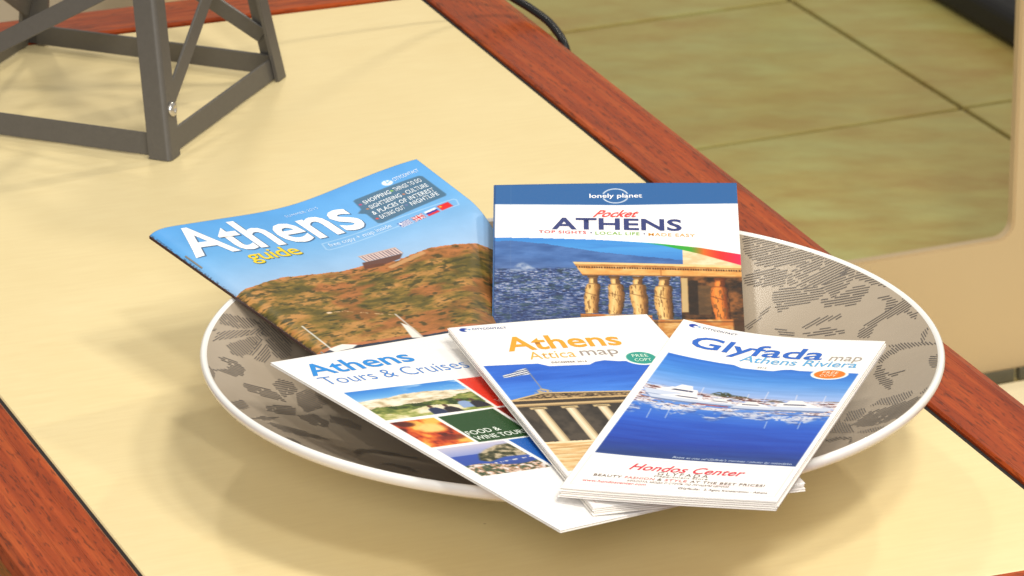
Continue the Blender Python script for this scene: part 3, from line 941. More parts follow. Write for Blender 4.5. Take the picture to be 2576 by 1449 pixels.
def paint_pocket(X, Y):
    img = np.zeros(X.shape + (3,)) + np.array((248, 245, 243.))
    band = np.interp(X, [0, 57, 114], [15.6, 17.8, 16.6])
    img = put(img, (46, 106, 162), soft(Y - band, .25))
    img = put(img, (214, 206, 204), soft(np.abs(Y - band - 2.0) - .1) * (np.sin(X * 5) > -.2) * .5)
    c1 = np.interp(X, [0, 20, 47, 75, 95, 114], [41.9, 42.8, 44.8, 48.1, 51.6, 57.0])
    c2 = np.interp(X, [0, 55, 66, 78, 94.6, 114], [41.9, 45.8, 47.4, 49.8, 56.4, 65.6])
    sky = grad(Y, [(42, (60, 138, 208)), (52, (82, 160, 220)), (60, (70, 140, 206))])
    sky = put(sky, (58, 124, 196), sm(.5, .8, fbm(X * .05, Y * .3, 2, 3)) * .4)
    hl = np.interp(X, [0, 7.8, 24.7, 47, 70, 86], [44.9, 44.6, 47.7, 54.2, 58.4, 61.0]) + .8 * (fbm(X * .3, X * 0, 3) - .5)
    hillc = grad((Y - hl) / 20, [(0, (72, 112, 168)), (.5, (76, 116, 172)), (1, (86, 116, 166))])
    hillc = hillc + ((fbm(X * .12, Y * .35, 4, 4) - .5) * 46)[..., None]
    ph = np.where((Y > hl)[..., None], hillc, sky)
    # city
    ct = 66.5 + 1.2 * (fbm(X * .2, X * 0 + 5, 0) - .5)
    nn_ = fbm(X * .62, Y * 2.3, 0, 4); nb = fbm(X * .15, Y * .3, 2, 3)
    city = blotch(nn_ * .75 + nb * .25, [(.30, (34, 48, 84)), (.47, (58, 84, 136)), (.56, (92, 116, 160)), (.66, (176, 180, 200))])
    city = put(city, (48, 66, 108), sm(80, 106, Y) * .45)
    city = put(city, (54, 80, 76), sm(.56, .7, fbm(X * .3 + 4, Y * .8, 5, 3)) * .5)
    ph = ph + (city - ph) * sm(-1, 1, Y - ct)[..., None]
    rock = soft(polyd(X, Y, [(6, 68), (9, 65.5), (11.5, 62.5), (13.5, 61.6), (16, 64), (19, 66.8), (17, 68.2), (10, 68.6)]), .8)
    ph = ph + (blotch(fbm(X * .5, Y * .5, 1, 3), [(.3, (104, 128, 170)), (.7, (182, 190, 206))]) - ph) * (rock * .85)[..., None]
    # stone building: block, cornice, entablature
    st = fbm(X * .25, Y * .5, 3, 4)
    tan = blotch(st, [(.25, (196, 132, 64)), (.5, (224, 168, 96)), (.75, (240, 200, 136))])
    blk = (X > 86.9) & (Y > c1)
    pale = blotch(st, [(.3, (222, 196, 152)), (.7, (240, 220, 184))])
    ph = np.where((blk & (Y < 66))[..., None], pale, ph)
    dk = blotch(fbm(X * .2, Y * .25, 1, 4), [(.3, (48, 34, 24)), (.5, (92, 62, 36)), (.7, (150, 96, 50))])
    ph = np.where(((X > 85.2) & (Y > 74))[..., None], dk, ph)
    ph = put(ph, (206, 178, 128), soft(np.maximum(np.abs(X - 87.0) - 1.5, np.abs(Y - 88) - 13)) * .95)
    ph = put(ph, (44, 32, 24), soft(np.maximum(np.abs(X - 91.0) - 2.2, np.abs(Y - 90) - 13)) * .85)
    ph = put(ph, (110, 84, 54), soft(np.maximum(np.abs(X - 96) - 3, np.abs(Y - 92) - 11)) * .7)
    et = 61.8 + (X - 36.4) * .052; eb = et + 10.4 - .018 * (X - 36)
    e0 = 36.2 + (Y - 61.8) * .42
    em = soft(np.maximum(np.maximum(et - Y, Y - eb), e0 - X), .3)
    ent = put(tan, (244, 214, 158), soft(np.abs(Y - et - .7) - .8) * .8)
    ent = put(ent, (92, 58, 30), soft(np.abs(Y - et - 3.9) - .65) * np.where((X * 1.9) % 1 < .6, 1., .25))
    ent = put(ent, (150, 96, 48), soft(np.abs(Y - et - 2.4) - .35) * .7)
    ent = put(ent, (232, 176, 104), soft(np.abs(Y - et - 7.4) - 2.2) * .6)
    ent = put(ent, (120, 74, 38), soft(np.abs(Y - eb + .4) - .35) * .7)
    ent = put(ent, (172, 104, 50), soft(np.abs(X - 76.5) - .3) * (Y > et + 4) * .7)
    ph = ph + (ent - ph) * em[..., None]
    # statues that carry the porch
    for (cx, top, bot, sc_) in ((45.0, 72.6, 101.5, 1.0), (55.6, 73.2, 102.0, 1.05), (66.2, 73.6, 102.6, 1.12), (77.7, 74.0, 106.5, 1.2), (103.3, 75.0, 107.0, 1.15)):
        t = (Y - top) / (bot - top)
        wv = np.interp(t, [0, .05, .08, .12, .17, .20, .23, .30, .42, .52, .62, .80, 1.0], [2.5, 2.3, 1.9, 2.1, 2.0, 1.9, 3.1, 3.5, 3.3, 3.6, 3.5, 3.2, 2.9]) * sc_ + .9 * (fbm(X * .5, Y * .45, 4, 3) - .5)
        off = .5 * np.sin(t * 5 + cx)
        d = np.abs(X - cx - off) - wv
        m_ = soft(d, .3) * (t > 0) * (t < 1)
        lx = (X - cx - off) / wv
        c = grad(lx + .25 * (fbm(X * 1.2, Y * .35, 2, 3) - .5), [(-1, (206, 156, 88)), (-.4, (240, 206, 142)), (.1, (222, 178, 110)), (.5, (160, 112, 60)), (.85, (92, 62, 34)), (1, (60, 42, 24))])
        c = put(c, (96, 64, 34), soft((t - .07) * 40, 1.2) * .85)
        c = put(c, (104, 70, 38), ((t > .07) & (t < .2) & (lx > .05)) * .8)
        c = put(c, (92, 62, 34), soft(np.abs(t - .215) * 40 - .5, .5) * .55)
        c = put(c, (116, 80, 44), soft(np.abs(t - .5 - .06 * lx) * 40 - .45, .5) * .6)
        if cx > 100: c = c * np.array((1.0, .74, .5))
        c = put(c, (120, 82, 44), sm(.52, .64, fbm(X * 1.5, Y * .28, 1, 3)) * (t > .24) * .7)
        ph = ph + (c - ph) * m_[..., None]
    # plinth
    pt = np.where(X < 72, 101.6 + (X - 40) * .05, 106.6)
    pm = soft(np.maximum(pt - Y, 39.5 - X), .3)
    pl = put(tan * .93, (196, 116, 52), sm(.45, .65, fbm(X * .15, Y * .2, 4, 3)) * .8)
    pl = put(pl, (104, 66, 36), soft(np.abs(Y - pt - 1.8) - .4) * .8)
    pl = put(pl, (66, 44, 28), soft(np.abs(X - 73.5) - 1.0) * .5)
    pl = put(pl, (60, 40, 26), soft(108.5 - X, .5) * .85)
    ph = ph + (pl - ph) * pm[..., None]
    img = np.where((Y > c1)[..., None], ph, img)
    # coloured swoosh
    sw = grad(X, [(55, (70, 160, 220)), (70, (40, 160, 210)), (79, (40, 172, 70)), (90, (70, 170, 56)), (97, (232, 110, 40)), (104, (228, 56, 50)), (114, (228, 40, 96))])
    img = img + (sw - img) * (soft(c1 - Y, .25) * soft(Y - c2, .25) * (X > 52))[..., None]
    # oval ring of the logo
    d = np.abs(ell(X, Y, (56.4, 10.3), 5.9, 5.6)) - .28
    gap = 1 - soft(np.maximum(np.abs(Y - 10.4) - 1.7, np.abs(X - 56) - 13), .2)
    img = put(img, (246, 246, 246), soft(d, .22) * gap)
    # spine crease and edge wear
    img = put(img, (120, 140, 170), soft(np.abs(X - 7.7) - .08, .16) * .5)
    img = put(img, (30, 62, 110), soft(X - .35, .3) * .55)
    return img

def quadmap(X, Y, q):
    """parameters s, t of points inside a near-parallelogram q = TL, TR, BR, BL"""
    q = np.asarray(q, float); a = q[1] - q[0]; b_ = q[3] - q[0]
    det = a[0] * b_[1] - a[1] * b_[0]
    dx, dy = X - q[0, 0], Y - q[0, 1]
    return (dx * b_[1] - dy * b_[0]) / det, (a[0] * dy - a[1] * dx) / det

def paint_tours(X, Y):
    img = np.zeros(X.shape + (3,)) + np.array((248, 245, 241.))
    # photo 1: white hill town above trees, people looking
    q = [(8.2, 42.2), (62.4, 48.6), (58.6, 81.9), (5.9, 75.6)]
    s, t = quadmap(X, Y, q)
    ph = grad(t, [(0, (52, 134, 214)), (.25, (110, 176, 230)), (.4, (196, 218, 236))])
    ph = put(ph, (226, 236, 244), sm(.52, .72, fbm(s * 5, t * 9, 0, 4)) * sm(.3, .9, s) * .9)
    rk = .36 - .12 * np.exp(-((s - .55) / .3) ** 2) + .06 * (fbm(s * 9, s * 0, 1) - .5)
    stone = blotch(fbm(s * 12, t * 14, 2, 4), [(.3, (196, 176, 140)), (.5, (232, 218, 188)), (.7, (246, 238, 220))])
    ph = np.where((t > rk)[..., None], stone, ph)
    tr_ = .58 - .15 * np.exp(-((s - .93) / .2) ** 2) + .12 * (fbm(s * 11, s * 0 + 2, 3) - .5)
    trees = blotch(fbm(s * 14, t * 12, 4, 4), [(.3, (56, 74, 30)), (.5, (112, 128, 58)), (.7, (170, 168, 96))])
    ph = np.where((t > tr_)[..., None], trees, ph)
    lawn = blotch(fbm(s * 10, t * 8, 5, 4), [(.3, (140, 152, 70)), (.5, (206, 200, 140)), (.7, (238, 228, 200))])
    ph = np.where((t > .77 + .06 * np.sin(s * 9))[..., None], lawn, ph)
    for (cx, cy, c) in ((.50, .86, (44, 58, 92)), (.63, .88, (44, 36, 42)), (.80, .76, (150, 172, 208)), (.90, .80, (42, 44, 54))):
        ph = put(ph, c, soft(polyd(s * 54, t * 33, [(cx * 54 - 3.6, cy * 33 + 5), (cx * 54 - 3.2, cy * 33 - .6), (cx * 54 - 1.2, cy * 33 - 2.6), (cx * 54 + 1.4, cy * 33 - 2.2), (cx * 54 + 3.4, cy * 33 + .6), (cx * 54 + 4.2, cy * 33 + 5)]), .35))
        ph = put(ph, (96, 66, 52), soft(ell(s * 54, t * 33, (cx * 54 - .6, cy * 33 - 3.8), 1.1, 1.4), .3))
    img = img + (ph - img) * soft(polyd(X, Y, q), .25)[..., None]
    # red block and brown block
    img = put(img, (228, 62, 34), soft(polyd(X, Y, [(63.9, 48.7), (116, 54.8), (116, 88), (60.1, 82.0)]), .25))
    img = put(img, (150, 40, 22), soft(polyd(X, Y, [(58.6, 83.4), (116, 90), (116, 120), (56, 115.2)]), .25))
    # food photo
    q = [(5.6, 78.6), (26.8, 81.2), (26.2, 110.6), (5.4, 108.4)]
    s, t = quadmap(X, Y, q)
    fd = blotch(fbm(s * 3.2, t * 3.4, 0, 4), [(.28, (92, 24, 12)), (.42, (196, 72, 26)), (.55, (226, 120, 44)), (.68, (238, 190, 92))])
    fd = put(fd, (240, 214, 140), soft((np.hypot((s - .62) / .3, (t - .34) / .16) - 1) * 3, .8) * .8)
    fd = put(fd, (70, 20, 14), soft((np.hypot((s - .25) / .18, (t - .12) / .09) - 1) * 3, .8) * .8)
    fd = put(fd, (110, 30, 14), soft((np.hypot((s - .72) / .3, (t - .74) / .1) - 1) * 3, .8) * .7)
    img = img + (fd - img) * soft(polyd(X, Y, q), .25)[..., None]
    # green block
    img = put(img, (40, 84, 40), soft(polyd(X, Y, [(28.8, 81.4), (56.9, 83.2), (54.2, 115.2), (27.6, 111.9)]), .25))
    # coast photo
    q = [(6.0, 110.6), (38.2, 114.6), (38.2, 146.6), (5.6, 142.6)]
    s, t = quadmap(X, Y, q)
    co = grad(t, [(0, (206, 200, 214)), (.3, (150, 160, 204)), (.32, (62, 92, 178)), (.6, (58, 90, 168)), (1, (44, 66, 120))])
    head = soft(polyd(s * 30, t * 30, [(9, 15.5), (12, 10), (17, 6.5), (24, 3.4), (30.5, 3), (30.5, 16), (20, 15), (12, 18)]), .6)
    rc = blotch(fbm(s * 12, t * 12, 3, 4), [(.3, (52, 58, 34)), (.5, (112, 106, 76)), (.66, (196, 180, 150))])
    co = co + (rc - co) * head[..., None]
    town = sm(.72, .76, t + .05 * np.sin(s * 7) - .12 * s + .1)
    tw_ = blotch(fbm(s * 20, t * 22, 5, 4), [(.3, (60, 84, 52)), (.45, (120, 120, 90)), (.55, (206, 150, 110)), (.7, (240, 232, 222))])
    co = co + (tw_ - co) * (town * .95)[..., None]
    co = put(co, (226, 222, 218), soft(np.abs(t - .70 + .10 * s) * 30 - .5) * sm(.4, .55, fbm(s * 25, t * 6, 0, 2)))
    img = img + (co - img) * soft(polyd(X, Y, q), .25)[..., None]
    img = put(img, (26, 104, 184), soft(polyd(X, Y, [(40.5, 114.9), (116, 124), (116, 154), (39.9, 146.0)]), .25))
    return img

def paint_attica(X, Y):
    img = np.zeros(X.shape + (3,)) + np.array((249, 246, 241.))
    top = 44.2 + .124 * (X - 1.7)
    # white tab with the date and the small bump beside it
    tab = np.interp(X, [25.5, 29.5, 47, 50.5], [0, 3.3, 3.1, 0]); tab = np.where((X < 25.5) | (X > 50.5), 0, tab)
    tab = tab + np.interp(X, [50.5, 55, 60.5], [0, -1.4, 0]) * ((X > 50.5) & (X < 60.5))
    top2 = top + tab
    Ys = Y - .118 * (X - 10)          # rows of the picture
    ph = grad(Ys, [(44, (44, 108, 206)), (62, (50, 114, 210)), (78, (74, 138, 222))])
    ph = ph + ((fbm(X * .05, Y * .25, 1, 4) - .5) * 30)[..., None]
    # pediment
    pd = np.interp(X, [0, 17.4, 60, 92], [82.6, 78.0, 84.6, 90.0]) - .118 * (X - 10)
    pd = np.interp(X, [0, 17.4, 50, 92], [82.8, 77.4, 83.0, 90.2])
    pedm = sm(-.2, .2, Y - pd)
    rel = blotch(fbm(X * .9, Ys * 1.1, 2, 4), [(.3, (56, 46, 36)), (.5, (128, 104, 74)), (.7, (196, 168, 124))])
    rel = put(rel, (214, 188, 140), soft(np.abs(Y - pd - .6) - .7)); rel = put(rel, (92, 72, 52), soft(np.abs(Y - pd - 1.7) - .35))
    ph = ph + (rel - ph) * pedm[..., None]
    ph = put(ph, (212, 180, 128), soft(np.abs(Ys - 84.0) - .8) * pedm)
    ph = put(ph, (70, 58, 46), sm(84.8, 85.2, Ys))
    ph = put(ph, (210, 182, 134), soft(np.abs(Ys - 89.6) - 1.5)); ph = put(ph, (150, 122, 84), soft(np.abs(Ys - 90.4) - .4))
    dkc = blotch(fbm(X * .18, Y * .12, 3, 4), [(.3, (52, 46, 40)), (.7, (88, 78, 66))])
    ph = np.where((Ys > 91.2)[..., None], dkc, ph)
    # columns with capitals
    for k, cx in enumerate((10.3, 23.7, 37.4, 51.0, 64.6, 78.2)):
        d = np.abs(X - cx) - (2.15 + .25 * sm(93, 128, Ys))
        flut = grad((X - cx) / 2.3 + .12 * np.sin(X * 9), [(-1, (206, 186, 150)), (-.2, (244, 230, 200)), (.6, (214, 192, 152)), (1, (150, 128, 96))])
        m_ = soft(d, .25) * (Ys > 94) * (Ys < 129)
        ph = ph + (flut - ph) * m_[..., None]
        ph = put(ph, (204, 180, 134), soft(np.maximum(np.abs(X - cx) - 3.6, np.abs(Ys - 93.2) - 1.1), .3))
        ph = put(ph, (120, 98, 70), soft(np.maximum(np.abs(X - cx) - 2.2, np.abs(Ys - 93.6) - .3), .2))
    bs = blotch(fbm(X * .12, Ys * .8, 4, 5), [(.3, (206, 164, 106)), (.5, (228, 194, 142)), (.7, (240, 216, 172))])
    ph = np.where((Ys > 128.4)[..., None], bs, ph)
    ph = put(ph, (240, 222, 184), soft(np.abs(Ys - 129.4) - .8)); ph = put(ph, (170, 126, 78), soft(np.abs(Ys - 134.6) - .25) * .7); ph = put(ph, (170, 126, 78), soft(np.abs(Ys - 141) - .25) * .6)
    # statue and flag on the apex
    ph = put(ph, (196, 176, 140), soft(polyd(X, Y, [(13.8, 78.6), (14.4, 75.6), (16.8, 74.0), (18.0, 73.0), (20.0, 74.6), (21.6, 76.2), (21.8, 79.0)]), .4) * sm(.3, .5, fbm(X * 1.1, Y * 1.1, 1, 2)))
    ph = put(ph, (160, 150, 150), seg(X, Y, (18.7, 51.0), (18.3, 73.6), .25))
    fl = polyd(X, Y, [(18.4, 50.6), (14.6, 52.2), (11.0, 54.6), (6.6, 56.0), (6.2, 58.6), (10.6, 58.8), (14.4, 57.8), (18.6, 57.6)])
    fs = np.where((np.sin((Y + .3 * X) * 3.4) > 0)[..., None], np.array((70, 86, 124.)), np.array((232, 232, 232.)))
    ph = ph + (fs - ph) * soft(fl, .3)[..., None]
    inside = soft(np.maximum(np.maximum(top2 - Y, Y - 157.5), np.maximum(1.7 - X, X - 90.2)), .25)
    img = img + (ph - img) * inside[..., None]
    # advert box at the foot
    img = put(img, (214, 170, 160), soft(np.abs(np.maximum(np.maximum(159.5 - Y, Y - 190), np.maximum(2.4 - X, X - 89.6))) - .12, .2) * .8)
    # badge
    img = put(img, (250, 248, 244), soft(ell(X, Y, (71.8, 49.6), 8.0, 8.2), .25))
    img = put(img, (52, 164, 148), soft(ell(X, Y, (71.8, 49.6), 6.6, 6.8), .25))
    # logo mark
    img = put(img, (28, 72, 160), soft(ell(X, Y, (5.8, 3.9), 2.0, 2.1), .25)); img = put(img, (249, 246, 241), soft(ell(X, Y, (7.2, 4.6), 1.2, 1.1), .25))
    img = put(img, (110, 160, 210), soft(ell(X, Y, (8.3, 3.9), .5, .9), .2))
    return img

def paint_glyfada(X, Y):
    img = np.zeros(X.shape + (3,)) + np.array((250, 247, 242.))
    top = 38.0 + .040 * (X - 4)
    tab = np.interp(X, [33, 37, 51, 55], [0, 2.4, 2.4, 0]); tab = np.where((X < 33) | (X > 55), 0, tab)
    tab = tab + np.interp(X, [55, 58.5, 62], [0, -.8, 0]) * ((X > 55) & (X < 62))
    ph = grad(Y, [(38, (44, 118, 208)), (55, (82, 150, 222)), (70, (142, 178, 228)), (80, (176, 190, 226)), (86, (120, 160, 220)), (98, (62, 122, 208)), (112, (36, 96, 198)), (134, (24, 74, 174)), (144, (30, 70, 150)), (153, (46, 76, 132))])
    ph = ph + ((fbm(X * .05, Y * .4, 2, 4) - .5) * 26)[..., None]
    sh = 88 - .10 * (X - 4) * .35
    # trees behind
    ph = put(ph, (66, 74, 46), soft(polyd(X, Y, [(31, 79), (32.5, 75), (35, 72.4), (39, 72.2), (41.6, 74.4), (48, 75.4), (52, 78.6), (50, 80), (32, 80)]), .5) * sm(.25, .45, fbm(X * .9, Y * .9, 1, 3)))
    ph = put(ph, (120, 92, 58), soft(polyd(X, Y, [(41, 76), (47, 75.6), (52, 79), (41, 80)]), .5) * .7)
    ph = put(ph, (96, 84, 60), soft(polyd(X, Y, [(57, 80), (60, 77), (64, 78.2), (66, 80)]), .5) * .8)
    ph = put(ph, (110, 92, 62), soft(polyd(X, Y, [(80, 80), (84, 76.6), (90, 76.8), (90, 80)]), .5) * .8)
    # moored boats (hulls as a broken white band) and their mirror image
    n1 = fbm(X * .28, Y * 1.1, 0, 4); n2 = fbm(X * .5 + 9, Y * 1.6, 3, 3)
    bd = soft(np.maximum(77.0 - Y + .12 * (X - 40) * (X < 40), Y - 94.0), 1.2)
    boats = blotch(n1 * .7 + n2 * .3, [(.30, (54, 50, 66)), (.42, (150, 92, 80)), (.48, (206, 192, 196)), (.56, (244, 238, 236)), (.66, (176, 182, 206)), (.75, (90, 96, 130))])
    ph = ph + (boats - ph) * (bd * sm(.34, .42, fbm(X * .16, Y * .6, 5, 3)))[..., None]
    mr = soft(np.maximum(94.0 - Y, Y - (102.5 + 4 * np.sin(X * .35))), 1.5)
    mir = blotch(fbm(X * .3, Y * .7 + 40, 1, 4), [(.35, (70, 96, 160)), (.5, (150, 160, 200)), (.62, (226, 220, 222))])
    ph = ph + (mir - ph) * (mr * .75 * sm(.42, .54, fbm(X * .2, Y * .3 + 5, 2, 3)))[..., None]
    def yacht(x0, x1, y0, hh, flip=1):
        nonlocal ph
        L = x1 - x0
        f = (lambda a: x0 + a * L) if flip > 0 else (lambda a: x1 - a * L)
        ph = put(ph, (206, 214, 230), soft(polyd(X, Y, [(f(0), y0), (f(.97), y0 - .2), (f(1.0), y0 - hh * .2), (f(.86), y0 + hh * .55), (f(.04), y0 + hh * .55)]), .25))
        ph = put(ph, (120, 138, 176), soft(polyd(X, Y, [(f(.04), y0 + hh * .4), (f(.9), y0 + hh * .42), (f(.86), y0 + hh * .62), (f(.04), y0 + hh * .62)]), .25))
        ph = put(ph, (246, 242, 240), soft(polyd(X, Y, [(f(.1), y0), (f(.14), y0 - hh * .45), (f(.55), y0 - hh * .5), (f(.8), y0)]), .25))
        ph = put(ph, (74, 82, 110), soft(polyd(X, Y, [(f(.2), y0 - hh * .18), (f(.56), y0 - hh * .2), (f(.5), y0 - hh * .34), (f(.2), y0 - hh * .32)]), .2))
        ph = put(ph, (240, 236, 234), soft(polyd(X, Y, [(f(.22), y0 - hh * .45), (f(.26), y0 - hh * .8), (f(.44), y0 - hh * .82), (f(.52), y0 - hh * .48)]), .25))
        ph = put(ph, (226, 224, 228), soft(polyd(X, Y, [(f(.1), y0 + hh * 1.2), (f(.86), y0 + hh * 1.15), (f(.6), y0 + hh * 1.75), (f(.25), y0 + hh * 1.8)]), .5) * sm(.35, .55, fbm(X * .8, Y * 2.2, 4, 2)) * .85)
    yacht(60, 89, 84.5, 9.5, 1)
    yacht(44, 66, 86.2, 7.0, 1)
    yacht(3, 30, 78.5, 11.5, -1)
    yacht(6, 34, 84.0, 7.5, -1)
    yacht(25, 46, 84.5, 5.5, -1)
    ph = put(ph, (172, 56, 40), seg(X, Y, (30, 88.4), (43, 88.8), .5) * .85)
    for (x, y0, y1) in ((56.5, 81, 67.6), (23, 79, 70), (28.5, 80, 69), (69.5, 76, 70), (82, 80, 70), (49, 82, 72), (13, 100, 110), (20.5, 98, 108), (64, 103, 111), (78, 101, 110)):
        ph = put(ph, (236, 228, 232), seg(X, Y, (x, y0), (x - .8 * (1 if y1 < y0 else -1), y1), .16) * .8)
    inside = soft(np.maximum(np.maximum(top + tab - Y, Y - 152.6), np.maximum(3.6 - X, X - 88.6)), .25)
    img = img + (ph - img) * inside[..., None]
    # advert frame
    img = put(img, (204, 170, 158), soft(np.abs(np.maximum(np.maximum(155.4 - Y, Y - 186.2), np.maximum(3.0 - X, X - 88.5))) - .10, .2) * .8)
    img = put(img, (214, 120, 120), soft(np.maximum(np.abs(Y - 177.1) - .12, np.abs(X - 70) - 11), .15) * .8)
    # badge
    img = put(img, (250, 248, 244), soft(ell(X, Y, (76.3, 43.4), 8.2, 6.6), .25))
    img = put(img, (236, 132, 28), soft(ell(X, Y, (76.3, 43.4), 6.8, 5.3), .25))
    # logo mark
    img = put(img, (24, 70, 170), soft(ell(X, Y, (5.7, 4.3), 2.0, 2.0), .25)); img = put(img, (250, 247, 242), soft(ell(X, Y, (7.1, 4.9), 1.2, 1.0), .25))
    img = put(img, (110, 160, 210), soft(ell(X, Y, (8.4, 4.2), .5, .9), .2))
    return img

def cover(key, fn, step, mat, rounded_r=0.0):
    W, H = size(key)
    x = np.linspace(0, W, int(W / step)); y = np.linspace(0, H, int(H / step))
    X, Y = np.meshgrid(x, y)
    img = np.clip(fn(X, Y), 2, 252)
    COVER[key] = grid_mesh("front_cover", key, x, y, 0.0, mat, lin(img) ** 1.14 * 0.95, skirt=0.22)
    return COVER[key]

# ------------------------------------------------------------------ magazine
g = book_root("magazine", 'guide', "sky blue Athens guide magazine with brown hillside cover, stapled spine", "magazine")
cover('guide', paint_guide, 0.40, M['gloss_print'])
W, H = size('guide')
for k in range(5):
    slab("page", 'guide', 0.5 + .1 * k, W - .5 - .12 * k, 0.4, H - .4, -0.27 - .2 * k, -0.43 - .2 * k, M['paper2'], 26, 22)
slab("back_cover", 'guide', 0, W, 0, H, -1.28, -1.45, M['paper2'], 26, 22)
slab("spine_fold", 'guide', -0.25, 0.35, 0, H, -0.06, -1.4, ink((66, 44, 42)), 3, 30)
for y0 in (29.4, 145.0):
    slab("staple", 'guide', 1.1, 1.75, y0, y0 + 15, 0.35, 0.02, M['bolt'], 2, 6)
Wt = (250, 249, 247)
text('guide', "Athens", [(5.2, 4.4), (95, 7.2), (95, 41.8), (4.4, 36.4)], (70, 104, 140), .017, 0, .98, .11, 3.0, "title_shadow")
text('guide', "Athens", [(4.6, 3.6), (94.6, 6.4), (94.6, 41.0), (3.8, 35.6)], Wt, .017, 0, .98, .17, 3.0, "title_lettering")
text('guide', "guide", [(26, 39.2), (52.6, 40.2), (52.6, 54.8), (25.4, 53.6)], (92, 104, 60), .0, 0, .95, .19, 4.0, "title_shadow")
text('guide', "guide", [(25.6, 38.8), (52.2, 39.8), (52.2, 54.2), (25.0, 53.0)], (238, 208, 36), .008, 0, .95, .23, 4.0, "title_lettering")
text('guide', "SUMMER 2015", (67.7, 85.4, 8.8, 11.0), (206, 228, 246), -.004, 0, 1.15, .14, 5.0)
text('guide', "CITYCONTACT", [(127.2, 9.4), (142.2, 8.2), (142.0, 10.8), (127.0, 12.2)], (238, 246, 250), .0, 0, 1.0, .14, 5.0)
for s_, q_ in (("SHOPPING", [(104.6, 18.6), (120.2, 17.4), (119.9, 21.0), (104.2, 22.2)]), ("THINGS TO DO", [(122.4, 17.2), (138.2, 16.4), (137.9, 19.9), (122.1, 20.8)]),
               ("SIGHTSEEING", [(104.4, 24.2), (122.6, 23.0), (122.2, 26.6), (104.0, 27.8)]), ("CULTURE", [(125.6, 22.8), (138.2, 22.0), (137.9, 25.5), (125.2, 26.4)]),
               ("& PLACES OF INTEREST", [(102.4, 29.8), (138.4, 27.2), (138.0, 30.7), (102.0, 33.4)]),
               ("EATING OUT", [(103.2, 35.2), (117.8, 33.6), (117.4, 37.0), (102.8, 38.8)]), ("NIGHTLIFE", [(121.6, 33.0), (138.0, 31.4), (137.6, 34.9), (121.2, 36.6)])):
    text('guide', s_, q_, (226, 234, 240), .012, 0, 1.05, .15, 5.0)
text('guide', "free copy + map inside", [(68.0, 45.6), (102.6, 44.9), (102.4, 49.6), (67.6, 50.6)], (214, 234, 250), .0, 0, 1.0, .15, 5.0)

# ------------------------------------------------------------------ guidebook
g = book_root("guidebook", 'pocket', "thick pocket guidebook with blue band and stone statues on its cover", "book")
cover('pocket', paint_pocket, 0.36, M['matt_print'])
W, H = size('pocket')
slab("page_block", 'pocket', 0.6, W - .6, 0.5, H - .5, -0.30, -9.4, M['paper2'], 12, 10)
slab("spine", 'pocket', -0.5, 0.55, 0, H, -0.12, -9.6, ink((40, 88, 140)), 3, 12)
slab("back_cover", 'pocket', -0.4, W, 0, H, -9.5, -9.9, M['paper'], 10, 10)
text('pocket', "lonely planet", (44.3, 68.9, 8.6, 13.0), (248, 248, 248), .012, 0, 1.0, .15, 5.0)
text('pocket', "Pocket", [(47.5, 21.7), (67.6, 21.9), (66.4, 27.6), (45.6, 27.2)], (222, 66, 58), .024, .35, 1.0, .14, 5.0, "title_lettering")
text('pocket', "ATHENS", [(26.6, 27.0), (86.9, 29.4), (86.9, 38.7), (26.6, 36.4)], (40, 52, 110), .026, 0, 1.03, .14, 5.0, "title_lettering")
text('pocket', "TOP SIGHTS", [(20.6, 36.9), (42.6, 38.0), (42.6, 40.4), (20.6, 39.1)], (206, 50, 56), .014, 0, 1.08, .14)
text('pocket', "\u2022", [(44.4, 39.0), (45.3, 39.0), (45.3, 39.9), (44.4, 39.9)], (60, 60, 110), .02, 0, 1, .14)
text('pocket', "LOCAL LIFE", [(46.8, 38.5), (67.3, 39.5), (67.3, 41.9), (46.8, 40.9)], (116, 170, 40), .014, 0, 1.08, .14)
text('pocket', "\u2022", [(69.0, 40.2), (69.9, 40.2), (69.9, 41.1), (69.0, 41.1)], (60, 60, 110), .02, 0, 1, .14)
text('pocket', "MADE EASY", [(71.3, 39.9), (92.8, 40.9), (92.8, 43.4), (71.3, 42.3)], (226, 148, 24), .004, 0, 1.08, .14)

# ------------------------------------------------------------------ tours brochure
g = book_root("brochure", 'tours', "white Athens Tours and Cruises brochure with photo collage, lowest of the overlapping leaflets", "brochure")
cover('tours', paint_tours, 0.40, M['gloss_print'])
W, H = size('tours')
for k in range(2):
    slab("page", 'tours', 0.3, W - .3, .2, H - .2 - .3 * k, -0.26 - .34 * k, -0.56 - .34 * k, M['paper'], 8, 10)
slab("back_cover", 'tours', 0, W, 0, H + .2, -0.98, -1.2, M['paper'], 8, 10)
text('tours', "Athens", [(8.6, 8.2), (62.0, 10.4), (61.4, 23.4), (7.4, 21.4)], (26, 136, 214), .016, 0, 1.0, .15, 6.0, "title_lettering")
text('tours', "Tours & Cruises", [(7.4, 23.2), (79.6, 29.6), (78.6, 39.4), (7.2, 32.0)], (62, 128, 204), -.008, 0, .98, .14, 6.0, "title_lettering")
text('tours', "FOOD &", [(28.6, 100.0), (45.2, 100.6), (45.0, 105.0), (28.2, 104.4)], (222, 230, 216), .01, 0, 1.0, .14)
text('tours', "WINE TOURS", [(28.6, 106.0), (54.0, 107.8), (53.8, 112.0), (28.4, 110.2)], (222, 230, 216), .01, 0, 1.0, .14)
text('tours', "V", [(63.5, 75.0), (66.2, 75.3), (66.0, 78.3), (63.3, 78.0)], (240, 200, 190), .0, 0, 1.0, .14)

